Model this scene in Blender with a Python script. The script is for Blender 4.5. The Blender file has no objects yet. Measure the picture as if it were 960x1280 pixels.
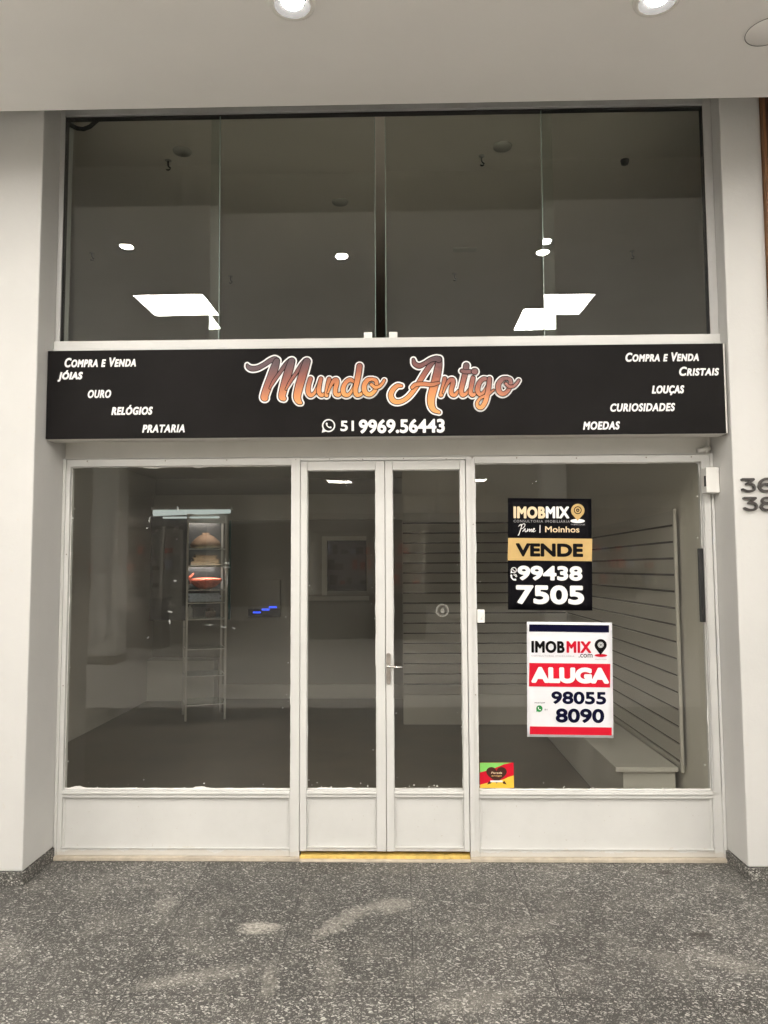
import bpy, bmesh, math, random
import numpy as np
from mathutils import Matrix, Vector

random.seed(7)
S = bpy.context.scene
COL = S.collection

# ------------------------------------------------------------------ camera, world, exposure
F_PX, CAM = 961.0, (0.0853, -4.15, 1.5168)
YAW, PITCH, ROLL = 0.02232, 0.07319, -0.00491


def cam_basis():
    cy, sy, cp, sp = math.cos(YAW), math.sin(YAW), math.cos(PITCH), math.sin(PITCH)
    w = Vector((-sy * cp, cy * cp, sp)); r = Vector((cy, sy, 0)); u = r.cross(w)
    cr, sr = math.cos(ROLL), math.sin(ROLL)
    return cr * r + sr * u, -sr * r + cr * u, w


R_, U_, W_ = cam_basis()
cd = bpy.data.cameras.new('camera')
cd.sensor_fit = 'HORIZONTAL'; cd.sensor_width = 36.0; cd.lens = 36.0 * F_PX / 960.0
cd.clip_start = 0.05; cd.clip_end = 200
cam = bpy.data.objects.new('camera', cd); COL.objects.link(cam)
m3 = Matrix((R_, U_, -W_)).transposed()
cam.matrix_world = Matrix.Translation(CAM) @ m3.to_4x4()
S.camera = cam

wd = bpy.data.worlds.new('World'); S.world = wd; wd.use_nodes = True
nt = wd.node_tree
bg = nt.nodes['Background']
sky = nt.nodes.new('ShaderNodeTexSky'); sky.sky_type = 'NISHITA'; sky.sun_disc = False
sky.sun_elevation = math.radians(3); sky.sun_rotation = math.radians(200)
nt.links.new(sky.outputs[0], bg.inputs[0]); bg.inputs[1].default_value = 0.004   # night outside the arcade

S.view_settings.view_transform = 'Standard'; S.view_settings.look = 'None'
S.view_settings.exposure = 0.44; S.view_settings.gamma = 1.0
S.render.engine = 'CYCLES'
S.cycles.use_denoising = True
S.cycles.max_bounces = 10; S.cycles.diffuse_bounces = 5; S.cycles.glossy_bounces = 4
S.cycles.transparent_max_bounces = 20
S.cycles.sample_clamp_indirect = 4.0
S.cycles.caustics_reflective = False; S.cycles.caustics_refractive = False

PANEL_E, SPOT_E = 44.0, 330.0
LAMP_COL = (1.0, 0.955, 0.90, 1)
ZC = 3.70          # ceiling height of the arcade


def P(px, py, Y):
    """photo pixel -> (X, Z) on the vertical plane at depth Y"""
    d = (px - 480) / F_PX * R_ - (py - 640) / F_PX * U_ + W_
    t = (Y - CAM[1]) / d.y
    return CAM[0] + t * d.x, CAM[2] + t * d.z


# ------------------------------------------------------------------ materials
def node_mat(name):
    m = bpy.data.materials.new(name); m.use_nodes = True
    return m, m.node_tree, m.node_tree.nodes['Principled BSDF']


def L(t, a, b):
    t.links.new(a, b)


def N(t, typ, **kw):
    n = t.nodes.new(typ)
    for k, v in kw.items():
        if k.startswith('i_'):
            n.inputs[k[2:].replace('_', ' ')].default_value = v
        else:
            setattr(n, k, v)
    return n


def ramp(t, fac, stops):
    r = t.nodes.new('ShaderNodeValToRGB')
    el = r.color_ramp.elements
    while len(el) < len(stops):
        el.new(0.5)
    for e, (p, c) in zip(el, stops):
        e.position = p; e.color = (c[0], c[1], c[2], 1) if len(c) == 3 else c
    L(t, fac, r.inputs[0])
    return r


def mixc(t, fac, a, b, blend='MIX'):
    n = t.nodes.new('ShaderNodeMix'); n.data_type = 'RGBA'; n.blend_type = blend
    for sock, v in ((0, fac), (6, a), (7, b)):
        if hasattr(v, 'links') or hasattr(v, 'is_linked'):
            L(t, v, n.inputs[sock])
        else:
            n.inputs[sock].default_value = v if sock == 0 or len(v) == 4 else (*v, 1)
    return n.outputs[2]


def math_n(t, op, a, b=None, c=None, clamp=False):
    n = t.nodes.new('ShaderNodeMath'); n.operation = op; n.use_clamp = clamp
    for i, v in enumerate((a, b, c)):
        if v is None:
            continue
        if hasattr(v, 'is_linked'):
            L(t, v, n.inputs[i])
        else:
            n.inputs[i].default_value = v
    return n.outputs[0]


def coords(t, kind='Object'):
    tc = t.nodes.new('ShaderNodeTexCoord')
    return tc.outputs[kind]


def world_pos(t):
    return t.nodes.new('ShaderNodeNewGeometry').outputs['Position']


def simple(name, col, rough=0.5, metal=0.0, var=0.06, scale=6.0, bump=0.0, bscale=60.0, spec=0.5, coat=0.0):
    m, t, b = node_mat(name)
    p = world_pos(t)
    n = N(t, 'ShaderNodeTexNoise', i_Scale=scale, i_Detail=6.0, i_Roughness=0.6); L(t, p, n.inputs['Vector'])
    lo = tuple(max(0, c * (1 - var)) for c in col); hi = tuple(min(1, c * (1 + var)) for c in col)
    r = ramp(t, n.outputs[0], [(0.3, lo), (0.7, hi)])
    L(t, r.outputs[0], b.inputs['Base Color'])
    rr = math_n(t, 'MULTIPLY_ADD', n.outputs[0], 0.16, rough - 0.08, clamp=True)
    L(t, rr, b.inputs['Roughness'])
    b.inputs['Metallic'].default_value = metal
    b.inputs['Specular IOR Level'].default_value = spec
    b.inputs['Coat Weight'].default_value = coat
    if bump > 0:
        n2 = N(t, 'ShaderNodeTexNoise', i_Scale=bscale, i_Detail=5.0, i_Roughness=0.65); L(t, p, n2.inputs['Vector'])
        bp = N(t, 'ShaderNodeBump', i_Strength=bump, i_Distance=0.004); L(t, n2.outputs[0], bp.inputs['Height'])
        L(t, bp.outputs[0], b.inputs['Normal'])
    return m


def emit(name, col, strength):
    m = bpy.data.materials.new(name); m.use_nodes = True
    t = m.node_tree; t.nodes.clear()
    e = t.nodes.new('ShaderNodeEmission'); o = t.nodes.new('ShaderNodeOutputMaterial')
    e.inputs[0].default_value = col; e.inputs[1].default_value = strength
    L(t, e.outputs[0], o.inputs[0])
    return m


def glass_mat(name, tint, base_r=0.042, dirt=0.02, scale=2.5):
    """clear sheet glass: tinted see-through mixed with a Schlick mirror; light passes through it; a thin dusty film"""
    m = bpy.data.materials.new(name); m.use_nodes = True
    t = m.node_tree; t.nodes.clear()
    tr = t.nodes.new('ShaderNodeBsdfTransparent'); tr.inputs[0].default_value = (*tint, 1)
    gl = t.nodes.new('ShaderNodeBsdfGlossy'); gl.inputs['Roughness'].default_value = 0.0
    gl.inputs[0].default_value = (1, 1, 1, 1)
    rn = N(t, 'ShaderNodeTexNoise', i_Scale=3.2, i_Detail=1.5); L(t, world_pos(t), rn.inputs['Vector'])
    rb_ = N(t, 'ShaderNodeBump', i_Strength=0.10, i_Distance=0.004); L(t, rn.outputs[0], rb_.inputs['Height']); L(t, rb_.outputs[0], gl.inputs['Normal'])
    lw = t.nodes.new('ShaderNodeLayerWeight'); lw.inputs[0].default_value = 0.5
    p5 = math_n(t, 'POWER', lw.outputs['Facing'], 5.0)
    fr = math_n(t, 'MULTIPLY_ADD', p5, 1 - base_r, base_r, clamp=True)
    mx = t.nodes.new('ShaderNodeMixShader'); L(t, fr, mx.inputs[0]); L(t, tr.outputs[0], mx.inputs[1]); L(t, gl.outputs[0], mx.inputs[2])
    df = t.nodes.new('ShaderNodeBsdfDiffuse'); df.inputs[0].default_value = (0.72, 0.70, 0.66, 1)
    p = world_pos(t)
    mp = N(t, 'ShaderNodeMapping'); mp.inputs['Scale'].default_value = (1.4, 1, 0.55); L(t, p, mp.inputs[0])
    n = N(t, 'ShaderNodeTexNoise', i_Scale=scale, i_Detail=7.0, i_Roughness=0.65); L(t, mp.outputs[0], n.inputs['Vector'])
    d = math_n(t, 'MULTIPLY_ADD', n.outputs[0], dirt * 2.4, -dirt * 0.55, clamp=True)
    m2 = t.nodes.new('ShaderNodeMixShader'); L(t, d, m2.inputs[0]); L(t, mx.outputs[0], m2.inputs[1]); L(t, df.outputs[0], m2.inputs[2])
    o = t.nodes.new('ShaderNodeOutputMaterial'); L(t, m2.outputs[0], o.inputs[0])
    return m


def plaster_mat():
    m, t, b = node_mat('white wall paint')
    p = world_pos(t)
    n1 = N(t, 'ShaderNodeTexNoise', i_Scale=1.3, i_Detail=5.0, i_Roughness=0.6); L(t, p, n1.inputs['Vector'])
    base = ramp(t, n1.outputs[0], [(0.3, (0.49, 0.485, 0.465)), (0.7, (0.55, 0.542, 0.52))])
    # faint scuffs and chips
    n2 = N(t, 'ShaderNodeTexNoise', i_Scale=38.0, i_Detail=3.0, i_Roughness=0.5); L(t, p, n2.inputs['Vector'])
    sp = ramp(t, n2.outputs[0], [(0.67, (0, 0, 0)), (0.75, (1, 1, 1))])
    f = math_n(t, 'MULTIPLY', sp.outputs[0], 0.5)
    c = mixc(t, f, base.outputs[0], (0.52, 0.49, 0.44))
    L(t, c, b.inputs['Base Color']); b.inputs['Roughness'].default_value = 0.62
    n3 = N(t, 'ShaderNodeTexNoise', i_Scale=22.0, i_Detail=8.0, i_Roughness=0.7); L(t, p, n3.inputs['Vector'])
    bp = N(t, 'ShaderNodeBump', i_Strength=0.28, i_Distance=0.006); L(t, n3.outputs[0], bp.inputs['Height'])
    L(t, bp.outputs[0], b.inputs['Normal'])
    return m


def enamel_mat():
    m, t, b = node_mat('white enamel paint')
    p = world_pos(t)
    n1 = N(t, 'ShaderNodeTexNoise', i_Scale=2.6, i_Detail=6.0, i_Roughness=0.65); L(t, p, n1.inputs['Vector'])
    base = ramp(t, n1.outputs[0], [(0.3, (0.565, 0.56, 0.535)), (0.7, (0.62, 0.615, 0.59))])
    n2 = N(t, 'ShaderNodeTexNoise', i_Scale=70.0, i_Detail=2.0); L(t, p, n2.inputs['Vector'])
    sp = ramp(t, n2.outputs[0], [(0.72, (0, 0, 0)), (0.76, (1, 1, 1))])
    f = math_n(t, 'MULTIPLY', sp.outputs[0], 0.5)
    c = mixc(t, f, base.outputs[0], (0.42, 0.37, 0.30))
    # grime low down at the foot of the frames
    sx = t.nodes.new('ShaderNodeSeparateXYZ'); L(t, p, sx.inputs[0])
    n3 = N(t, 'ShaderNodeTexNoise', i_Scale=9.0, i_Detail=6.0, i_Roughness=0.7); L(t, p, n3.inputs['Vector'])
    h = math_n(t, 'MULTIPLY_ADD', n3.outputs[0], 0.09, 0.005)
    g = math_n(t, 'LESS_THAN', sx.outputs[2], h)
    g = math_n(t, 'MULTIPLY', g, 0.28)
    c = mixc(t, g, c, (0.50, 0.42, 0.31))
    mp = N(t, 'ShaderNodeMapping'); mp.inputs['Scale'].default_value = (3.0, 3.0, 16.0); mp.inputs['Rotation'].default_value = (0, 0.5, 0); L(t, p, mp.inputs[0])
    n5 = N(t, 'ShaderNodeTexNoise', i_Scale=4.5, i_Detail=8.0, i_Roughness=0.72); L(t, mp.outputs[0], n5.inputs['Vector'])
    sc = ramp(t, n5.outputs[0], [(0.60, (0, 0, 0)), (0.70, (1, 1, 1))])
    lowz = math_n(t, 'MULTIPLY_ADD', sx.outputs[2], -2.6, 1.0, clamp=True)
    f5 = math_n(t, 'MULTIPLY', math_n(t, 'MULTIPLY', sc.outputs[0], lowz), 0.30)
    c = mixc(t, f5, c, (0.47, 0.43, 0.37))
    L(t, c, b.inputs['Base Color']); b.inputs['Roughness'].default_value = 0.42
    n4 = N(t, 'ShaderNodeTexNoise', i_Scale=34.0, i_Detail=4.0); L(t, p, n4.inputs['Vector'])
    bp = N(t, 'ShaderNodeBump', i_Strength=0.05, i_Distance=0.003); L(t, n4.outputs[0], bp.inputs['Height'])
    L(t, bp.outputs[0], b.inputs['Normal'])
    return m


def chips(t, p, scale, stretch, ang, rnd_lo, size):
    """one set of elongated stone chips: mask and per-chip random value"""
    mp = N(t, 'ShaderNodeMapping', vector_type='TEXTURE'); mp.inputs['Rotation'].default_value = (0, 0, ang); mp.inputs['Scale'].default_value = (1.0, 1 / stretch, 1 / stretch)
    L(t, p, mp.inputs[0])
    v = N(t, 'ShaderNodeTexVoronoi', i_Scale=scale, i_Randomness=1.0); v.feature = 'F1'; L(t, mp.outputs[0], v.inputs['Vector'])
    sc = t.nodes.new('ShaderNodeSeparateColor'); L(t, v.outputs['Color'], sc.inputs[0])
    keep = math_n(t, 'GREATER_THAN', sc.outputs[0], rnd_lo)
    rad = math_n(t, 'MULTIPLY_ADD', sc.outputs[1], size, size * 0.45)
    ins = math_n(t, 'LESS_THAN', v.outputs['Distance'], rad)
    return math_n(t, 'MULTIPLY', keep, ins), sc.outputs[2]


def terrazzo_mat(name, wear=True, dark=1.0):
    m, t, b = node_mat(name)
    p = world_pos(t)
    nb = N(t, 'ShaderNodeTexNoise', i_Scale=2.2, i_Detail=6.0, i_Roughness=0.65); L(t, p, nb.inputs['Vector'])
    col = ramp(t, nb.outputs[0], [(0.3, (0.050 * dark, 0.049 * dark, 0.045 * dark)), (0.7, (0.088 * dark, 0.084 * dark, 0.077 * dark))]).outputs[0]
    nf = N(t, 'ShaderNodeTexNoise', i_Scale=260.0, i_Detail=3.0); L(t, p, nf.inputs['Vector'])
    fin = ramp(t, nf.outputs[0], [(0.40, (0.75, 0.75, 0.75)), (0.66, (1.7, 1.7, 1.65))]).outputs[0]
    col = mixc(t, 1.0, col, fin, 'MULTIPLY')
    warp = N(t, 'ShaderNodeTexNoise', i_Scale=24.0, i_Detail=2.0); L(t, p, warp.inputs['Vector'])
    va = N(t, 'ShaderNodeVectorMath', operation='MULTIPLY_ADD'); L(t, warp.outputs['Color'], va.inputs[0])
    va.inputs[1].default_value = (0.016, 0.016, 0.016); L(t, p, va.inputs[2])
    q = va.outputs[0]
    for scale, st, ang, lo, size, ca, cb in (
            (56, 2.3, 0.3, 0.36, 0.32, (0.13, 0.127, 0.116), (0.47, 0.455, 0.415)),
            (64, 2.4, 1.4, 0.42, 0.32, (0.11, 0.107, 0.098), (0.40, 0.385, 0.355)),
            (52, 2.2, 2.45, 0.46, 0.32, (0.12, 0.117, 0.107), (0.52, 0.505, 0.46)),
            (130, 1.5, 0.9, 0.42, 0.36, (0.085, 0.082, 0.075), (0.28, 0.27, 0.25))):
        mk, rv = chips(t, q, scale, st, ang, lo, size)
        cc = mixc(t, rv, ca, cb)
        col = mixc(t, mk, col, cc)
    sx = t.nodes.new('ShaderNodeSeparateXYZ'); L(t, p, sx.inputs[0])
    if wear:
        # each slab a little lighter or darker, thin joints between them
        bx = math_n(t, 'MULTIPLY_ADD', sx.outputs[0], 1 / 0.520, -0.120 / 0.520 + 40)
        by = math_n(t, 'MULTIPLY_ADD', sx.outputs[1], 1 / 0.445, 0.412 / 0.445 + 60)
        cx = t.nodes.new('ShaderNodeCombineXYZ')
        L(t, math_n(t, 'FLOOR', bx), cx.inputs[0]); L(t, math_n(t, 'FLOOR', by), cx.inputs[1])
        wn = t.nodes.new('ShaderNodeTexWhiteNoise'); wn.noise_dimensions = '3D'; L(t, cx.outputs[0], wn.inputs['Vector'])
        tone = ramp(t, wn.outputs[0], [(0.0, (0.80, 0.80, 0.80)), (1.0, (1.12, 1.12, 1.12))]).outputs[0]
        col = mixc(t, 1.0, col, tone, 'MULTIPLY')

        def near_edge(v, w):
            fr = math_n(t, 'FRACT', v)
            a = math_n(t, 'ABSOLUTE', math_n(t, 'SUBTRACT', fr, 0.5))
            return math_n(t, 'GREATER_THAN', a, 0.5 - w)
        j = math_n(t, 'MAXIMUM', near_edge(bx, 0.0036), near_edge(by, 0.0040))
        col = mixc(t, math_n(t, 'MULTIPLY', j, 0.85), col, (0.018, 0.017, 0.016))
        # broad worn areas and a few dried whitish smears with their own outlines
        nw = N(t, 'ShaderNodeTexNoise', i_Scale=3.4, i_Detail=7.0, i_Roughness=0.68); L(t, p, nw.inputs['Vector'])
        w0 = ramp(t, nw.outputs[0], [(0.50, (0, 0, 0)), (0.78, (1, 1, 1))]).outputs[0]
        grain = N(t, 'ShaderNodeTexNoise', i_Scale=75.0, i_Detail=4.0, i_Roughness=0.7); L(t, p, grain.inputs['Vector'])
        gr = ramp(t, grain.outputs[0], [(0.36, (0, 0, 0)), (0.60, (1, 1, 1))]).outputs[0]
        total = math_n(t, 'MULTIPLY', w0, 0.34)
        edge = N(t, 'ShaderNodeTexNoise', i_Scale=19.0, i_Detail=5.0, i_Roughness=0.65); L(t, p, edge.inputs['Vector'])
        for (x, y, ax, ay, an, k) in ((-0.527, -0.785, 0.092, 0.062, -0.15, 0.95), (-0.17, -0.70, 0.235, 0.055, 0.95, 0.48),
                                      (-0.412, -1.20, 0.035, 0.15, 0.05, 0.36), (-0.70, -1.18, 0.26, 0.055, 0.35, 0.34),
                                      (0.03, -0.56, 0.13, 0.075, 0.3, 0.55), (-1.0, -0.56, 0.06, 0.10, 0.3, 0.34),
                                      (0.33, -1.33, 0.20, 0.07, 0.4, 0.30), (1.33, -1.05, 0.15, 0.07, -0.5, 0.32),
                                      (-0.20, -1.12, 0.05, 0.16, 0.2, 0.25), (0.62, -0.75, 0.20, 0.06, 0.6, 0.2)):
            dx = math_n(t, 'SUBTRACT', sx.outputs[0], x); dy = math_n(t, 'SUBTRACT', sx.outputs[1], y)
            ca, sa = math.cos(an), math.sin(an)
            u = math_n(t, 'ADD', math_n(t, 'MULTIPLY', dx, ca / ax), math_n(t, 'MULTIPLY', dy, sa / ax))
            v = math_n(t, 'ADD', math_n(t, 'MULTIPLY', dx, -sa / ay), math_n(t, 'MULTIPLY', dy, ca / ay))
            r2 = math_n(t, 'ADD', math_n(t, 'MULTIPLY', u, u), math_n(t, 'MULTIPLY', v, v))
            r2 = math_n(t, 'ADD', r2, math_n(t, 'MULTIPLY_ADD', edge.outputs[0], 3.6, -1.8))
            s = math_n(t, 'SUBTRACT', 1.25, r2, clamp=True)
            total = math_n(t, 'MAXIMUM', total, math_n(t, 'MULTIPLY', s, k * 0.85))
        f = math_n(t, 'MULTIPLY', total, math_n(t, 'MULTIPLY_ADD', gr, 0.85, 0.15), clamp=True)
        col = mixc(t, f, col, (0.50, 0.47, 0.41))
        for (x, y, ax, ay) in ((1.389, -0.175, 0.045, 0.035), (1.314, -0.828, 0.055, 0.028), (1.25, -1.38, 0.02, 0.015), (0.45, -1.33, 0.012, 0.012)):
            dx = math_n(t, 'MULTIPLY', math_n(t, 'SUBTRACT', sx.outputs[0], x), 1 / ax); dy = math_n(t, 'MULTIPLY', math_n(t, 'SUBTRACT', sx.outputs[1], y), 1 / ay)
            r2 = math_n(t, 'ADD', math_n(t, 'MULTIPLY', dx, dx), math_n(t, 'MULTIPLY', dy, dy))
            r2 = math_n(t, 'ADD', r2, math_n(t, 'MULTIPLY_ADD', edge.outputs[0], 1.4, -0.7))
            s = math_n(t, 'MULTIPLY', math_n(t, 'SUBTRACT', 1.2, r2, clamp=True), 0.8)
            col = mixc(t, s, col, (0.028, 0.024, 0.020))
    L(t, col, b.inputs['Base Color'])
    ro = math_n(t, 'MULTIPLY_ADD', nb.outputs[0], 0.25, 0.42)
    L(t, ro, b.inputs['Roughness']); b.inputs['Specular IOR Level'].default_value = 0.35
    bp = N(t, 'ShaderNodeBump', i_Strength=0.15, i_Distance=0.002); L(t, nf.outputs[0], bp.inputs['Height'])
    L(t, bp.outputs[0], b.inputs['Normal'])
    return m


def wood_mat(name, c0, c1):
    m, t, b = node_mat(name)
    p = world_pos(t)
    mp = N(t, 'ShaderNodeMapping'); mp.inputs['Scale'].default_value = (14, 14, 0.9); L(t, p, mp.inputs[0])
    n = N(t, 'ShaderNodeTexNoise', i_Scale=2.5, i_Detail=7.0, i_Roughness=0.6, i_Distortion=0.6); L(t, mp.outputs[0], n.inputs['Vector'])
    r = ramp(t, n.outputs[0], [(0.3, c0), (0.7, c1)])
    L(t, r.outputs[0], b.inputs['Base Color']); b.inputs['Roughness'].default_value = 0.45
    return m


def gradient_print():
    """the printed fill of the big script lettering: plum at the top through brick red to orange at the foot"""
    m, t, b = node_mat('lettering gradient print')
    p = world_pos(t)
    sx = t.nodes.new('ShaderNodeSeparateXYZ'); L(t, p, sx.inputs[0])
    nx = math_n(t, 'MULTIPLY_ADD', sx.outputs[0], 1 / 1.36, 0.69 / 1.36)      # 0 at the M, 1 at the last o
    bell = math_n(t, 'ABSOLUTE', math_n(t, 'SUBTRACT', nx, 0.46))
    z = math_n(t, 'MULTIPLY_ADD', sx.outputs[2], 1 / 0.235, -2.385 / 0.235)
    v = math_n(t, 'ADD', z, math_n(t, 'MULTIPLY', bell, 0.95))
    v = math_n(t, 'SUBTRACT', v, 0.12, clamp=True)
    r = ramp(t, v, [(0.0, (0.66, 0.29, 0.085)), (0.28, (0.52, 0.19, 0.062)), (0.55, (0.27, 0.075, 0.042)), (0.8, (0.14, 0.045, 0.040)), (1.0, (0.065, 0.030, 0.036))])
    L(t, r.outputs[0], b.inputs['Base Color']); b.inputs['Roughness'].default_value = 0.4
    return m


M = {}
M['plaster'] = plaster_mat()
M['ceiling'] = simple('matt ceiling paint', (0.88, 0.865, 0.84), 0.8, var=0.03, scale=1.2, bump=0.05, bscale=90)
M['enamel'] = enamel_mat()
M['hallpaint'] = simple('white hall paint', (0.82, 0.81, 0.78), 0.7, var=0.03)  # unseen hall walls made whiter than the plaster to lift the ceiling
M['header'] = simple('header wall paint', (0.62, 0.605, 0.565), 0.65, var=0.05, scale=3, bump=0.15, bscale=30)
M['putty'] = simple('smeared white paint', (0.80, 0.79, 0.755), 0.5, var=0.05, scale=30, bump=0.5, bscale=120)
M['terrazzo'] = terrazzo_mat('terrazzo floor', dark=0.72)
M['terrazzo_base'] = terrazzo_mat('terrazzo skirting', wear=False, dark=0.75)
M['bouncefloor'] = simple('pale bounce floor', (0.76, 0.74, 0.70), 0.4, var=0.08, scale=1.5)  # tone invented to throw light back up at the ceiling
M['shopfloor'] = simple('dusty tile floor', (0.17, 0.142, 0.108), 0.45, var=0.2, scale=2.0)
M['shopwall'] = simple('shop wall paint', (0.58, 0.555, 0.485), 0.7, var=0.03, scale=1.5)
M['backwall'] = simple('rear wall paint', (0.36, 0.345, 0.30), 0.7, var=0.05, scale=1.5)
M['slat'] = simple('slat board laminate', (0.47, 0.448, 0.395), 0.5, var=0.02, scale=1.5)
M['groove'] = simple('dark groove', (0.03, 0.022, 0.016), 0.6)
M['laminate'] = simple('light laminate', (0.58, 0.56, 0.50), 0.4, var=0.03, scale=3)
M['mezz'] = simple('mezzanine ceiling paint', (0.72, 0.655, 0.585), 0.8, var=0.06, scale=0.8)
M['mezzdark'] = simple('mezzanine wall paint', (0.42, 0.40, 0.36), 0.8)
M['darkwall'] = simple('dim hall wall', (0.22, 0.205, 0.185), 0.7)
M['shopdark'] = simple('dark shop interior', (0.035, 0.033, 0.03), 0.5)
M['glass_up'] = glass_mat('tempered glass', (0.945, 0.965, 0.945), 0.060, 0.012, 1.6)
M['glass_low'] = glass_mat('shop window glass', (0.96, 0.96, 0.94), 0.031, 0.012, 2.2)
M['glassedge'] = simple('green glass edge', (0.30, 0.38, 0.34), 0.2)
M['alu'] = simple('grey anodised frame', (0.46, 0.455, 0.44), 0.5, metal=0.1, var=0.06)
M['aludark'] = simple('shaded aluminium channel', (0.40, 0.405, 0.40), 0.5, metal=0.1, var=0.06)
M['gasket'] = simple('black rubber gasket', (0.015, 0.014, 0.013), 0.6)
M['vinyl'] = simple('black sign vinyl', (0.010, 0.009, 0.0088), 0.5, var=0.25, scale=2.0, bump=0.06, bscale=5, spec=0.05)
M['signedge'] = simple('sign return', (0.62, 0.60, 0.56), 0.5)
M['white'] = simple('white print', (0.80, 0.79, 0.78), 0.45, var=0.01, spec=0.04)
M['black'] = simple('black print', (0.005, 0.0045, 0.005), 0.4, var=0.05, spec=0.04)
M['blackfilm'] = simple('black poster film', (0.004, 0.0037, 0.005), 0.42, var=0.2, scale=8, spec=0.04)
M['whitefilm'] = simple('white poster film', (0.74, 0.735, 0.76), 0.4, var=0.02, scale=8)
M['gold'] = simple('gold print', (0.50, 0.345, 0.145), 0.4, var=0.06, scale=20, spec=0.04)
M['paleGold'] = simple('pale gold print', (0.74, 0.58, 0.38), 0.4, var=0.02, spec=0.04)
M['navy'] = simple('navy print', (0.004, 0.004, 0.020), 0.4, var=0.05, spec=0.04)
M['red'] = simple('red print', (0.50, 0.012, 0.028), 0.4, var=0.05, spec=0.04)
M['green'] = simple('green print', (0.20, 0.52, 0.12), 0.4, spec=0.04)
M['phonegreen'] = simple('phone badge green', (0.03, 0.22, 0.06), 0.4, spec=0.04)
M['yellow'] = simple('yellow print', (0.72, 0.47, 0.06), 0.4, spec=0.04)
M['brown'] = simple('brown print', (0.06, 0.025, 0.018), 0.4, spec=0.04)
M['grey'] = simple('grey print', (0.35, 0.34, 0.35), 0.5, spec=0.04)
M['gradient'] = gradient_print()
M['plasticwhite'] = simple('white plastic', (0.80, 0.79, 0.75), 0.35, var=0.02)
M['steel'] = simple('worn steel', (0.33, 0.30, 0.27), 0.3, metal=0.9, var=0.25, scale=25)
M['chrome'] = simple('bright steel', (0.70, 0.68, 0.64), 0.22, metal=0.95, var=0.1, scale=20)
M['numeral'] = simple('dark bronze numeral', (0.020, 0.016, 0.014), 0.35, var=0.1)
M['brass'] = simple('yellow threshold paint', (0.62, 0.44, 0.12), 0.5, var=0.28, scale=24)
M['sill'] = simple('dirty stone sill', (0.48, 0.42, 0.335), 0.65, var=0.2, scale=16, bump=0.3, bscale=60)
M['wood'] = wood_mat('varnished wood trim', (0.12, 0.052, 0.020), (0.22, 0.105, 0.042))
M['darkwood'] = wood_mat('dark wood panel', (0.022, 0.009, 0.006), (0.05, 0.020, 0.012))
M['blackplastic'] = simple('black plastic', (0.012, 0.012, 0.012), 0.5)
M['diffuser'] = emit('panel diffuser light', LAMP_COL, PANEL_E)
M['led'] = emit('spot led light', LAMP_COL, SPOT_E)
M['tube'] = emit('rack lamp light', (0.88, 1.0, 0.96, 1), 0.38)
M['strip2'] = emit('shelf fill light', (1.0, 0.93, 0.88, 1), 95.0)  # added fill light for the dish
M['strip'] = emit('rack fill light', (1.0, 0.93, 0.88, 1), 42.0)  # added fill light for the goods on the rack
M['blueled'] = emit('blue led light', (0.03, 0.08, 1.0, 1), 1.6)
M['reflector'] = simple('lamp reflector', (0.03, 0.03, 0.03), 0.3, var=0.0)
M['counterwhite'] = simple('white counter laminate', (0.76, 0.74, 0.67), 0.4, var=0.03, scale=3)
M['cabinetdark'] = simple('dark blue grey lacquer', (0.075, 0.078, 0.08), 0.25, var=0.15, scale=5)
M['teal'] = simple('deep teal lacquer', (0.02, 0.10, 0.085), 0.3)
M['rackmetal'] = simple('pale rack metal', (0.62, 0.60, 0.56), 0.35, metal=0.2)
M['shelf'] = glass_mat('shelf glass', (0.80, 0.86, 0.83), 0.05, 0.03)
M['redglass'] = simple('red glaze', (0.85, 0.20, 0.13), 0.2, var=0.35, scale=22, coat=0.4)
M['cloth'] = simple('brown cloth', (0.16, 0.10, 0.06), 0.8, var=0.3, scale=25)
M['paperblue'] = simple('pale blue paper', (0.66, 0.70, 0.80), 0.6, var=0.2, scale=40)
M['darkgoods'] = simple('dark goods', (0.10, 0.06, 0.035), 0.4, var=0.5, scale=30)
M['bottlewhite'] = simple('white bottle', (0.78, 0.78, 0.74), 0.35)
M['tape'] = simple('tape residue', (0.30, 0.31, 0.30), 0.45, var=0.1, scale=50)
M['ringprint'] = simple('faded grey ring print', (0.20, 0.19, 0.165), 0.6)


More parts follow.
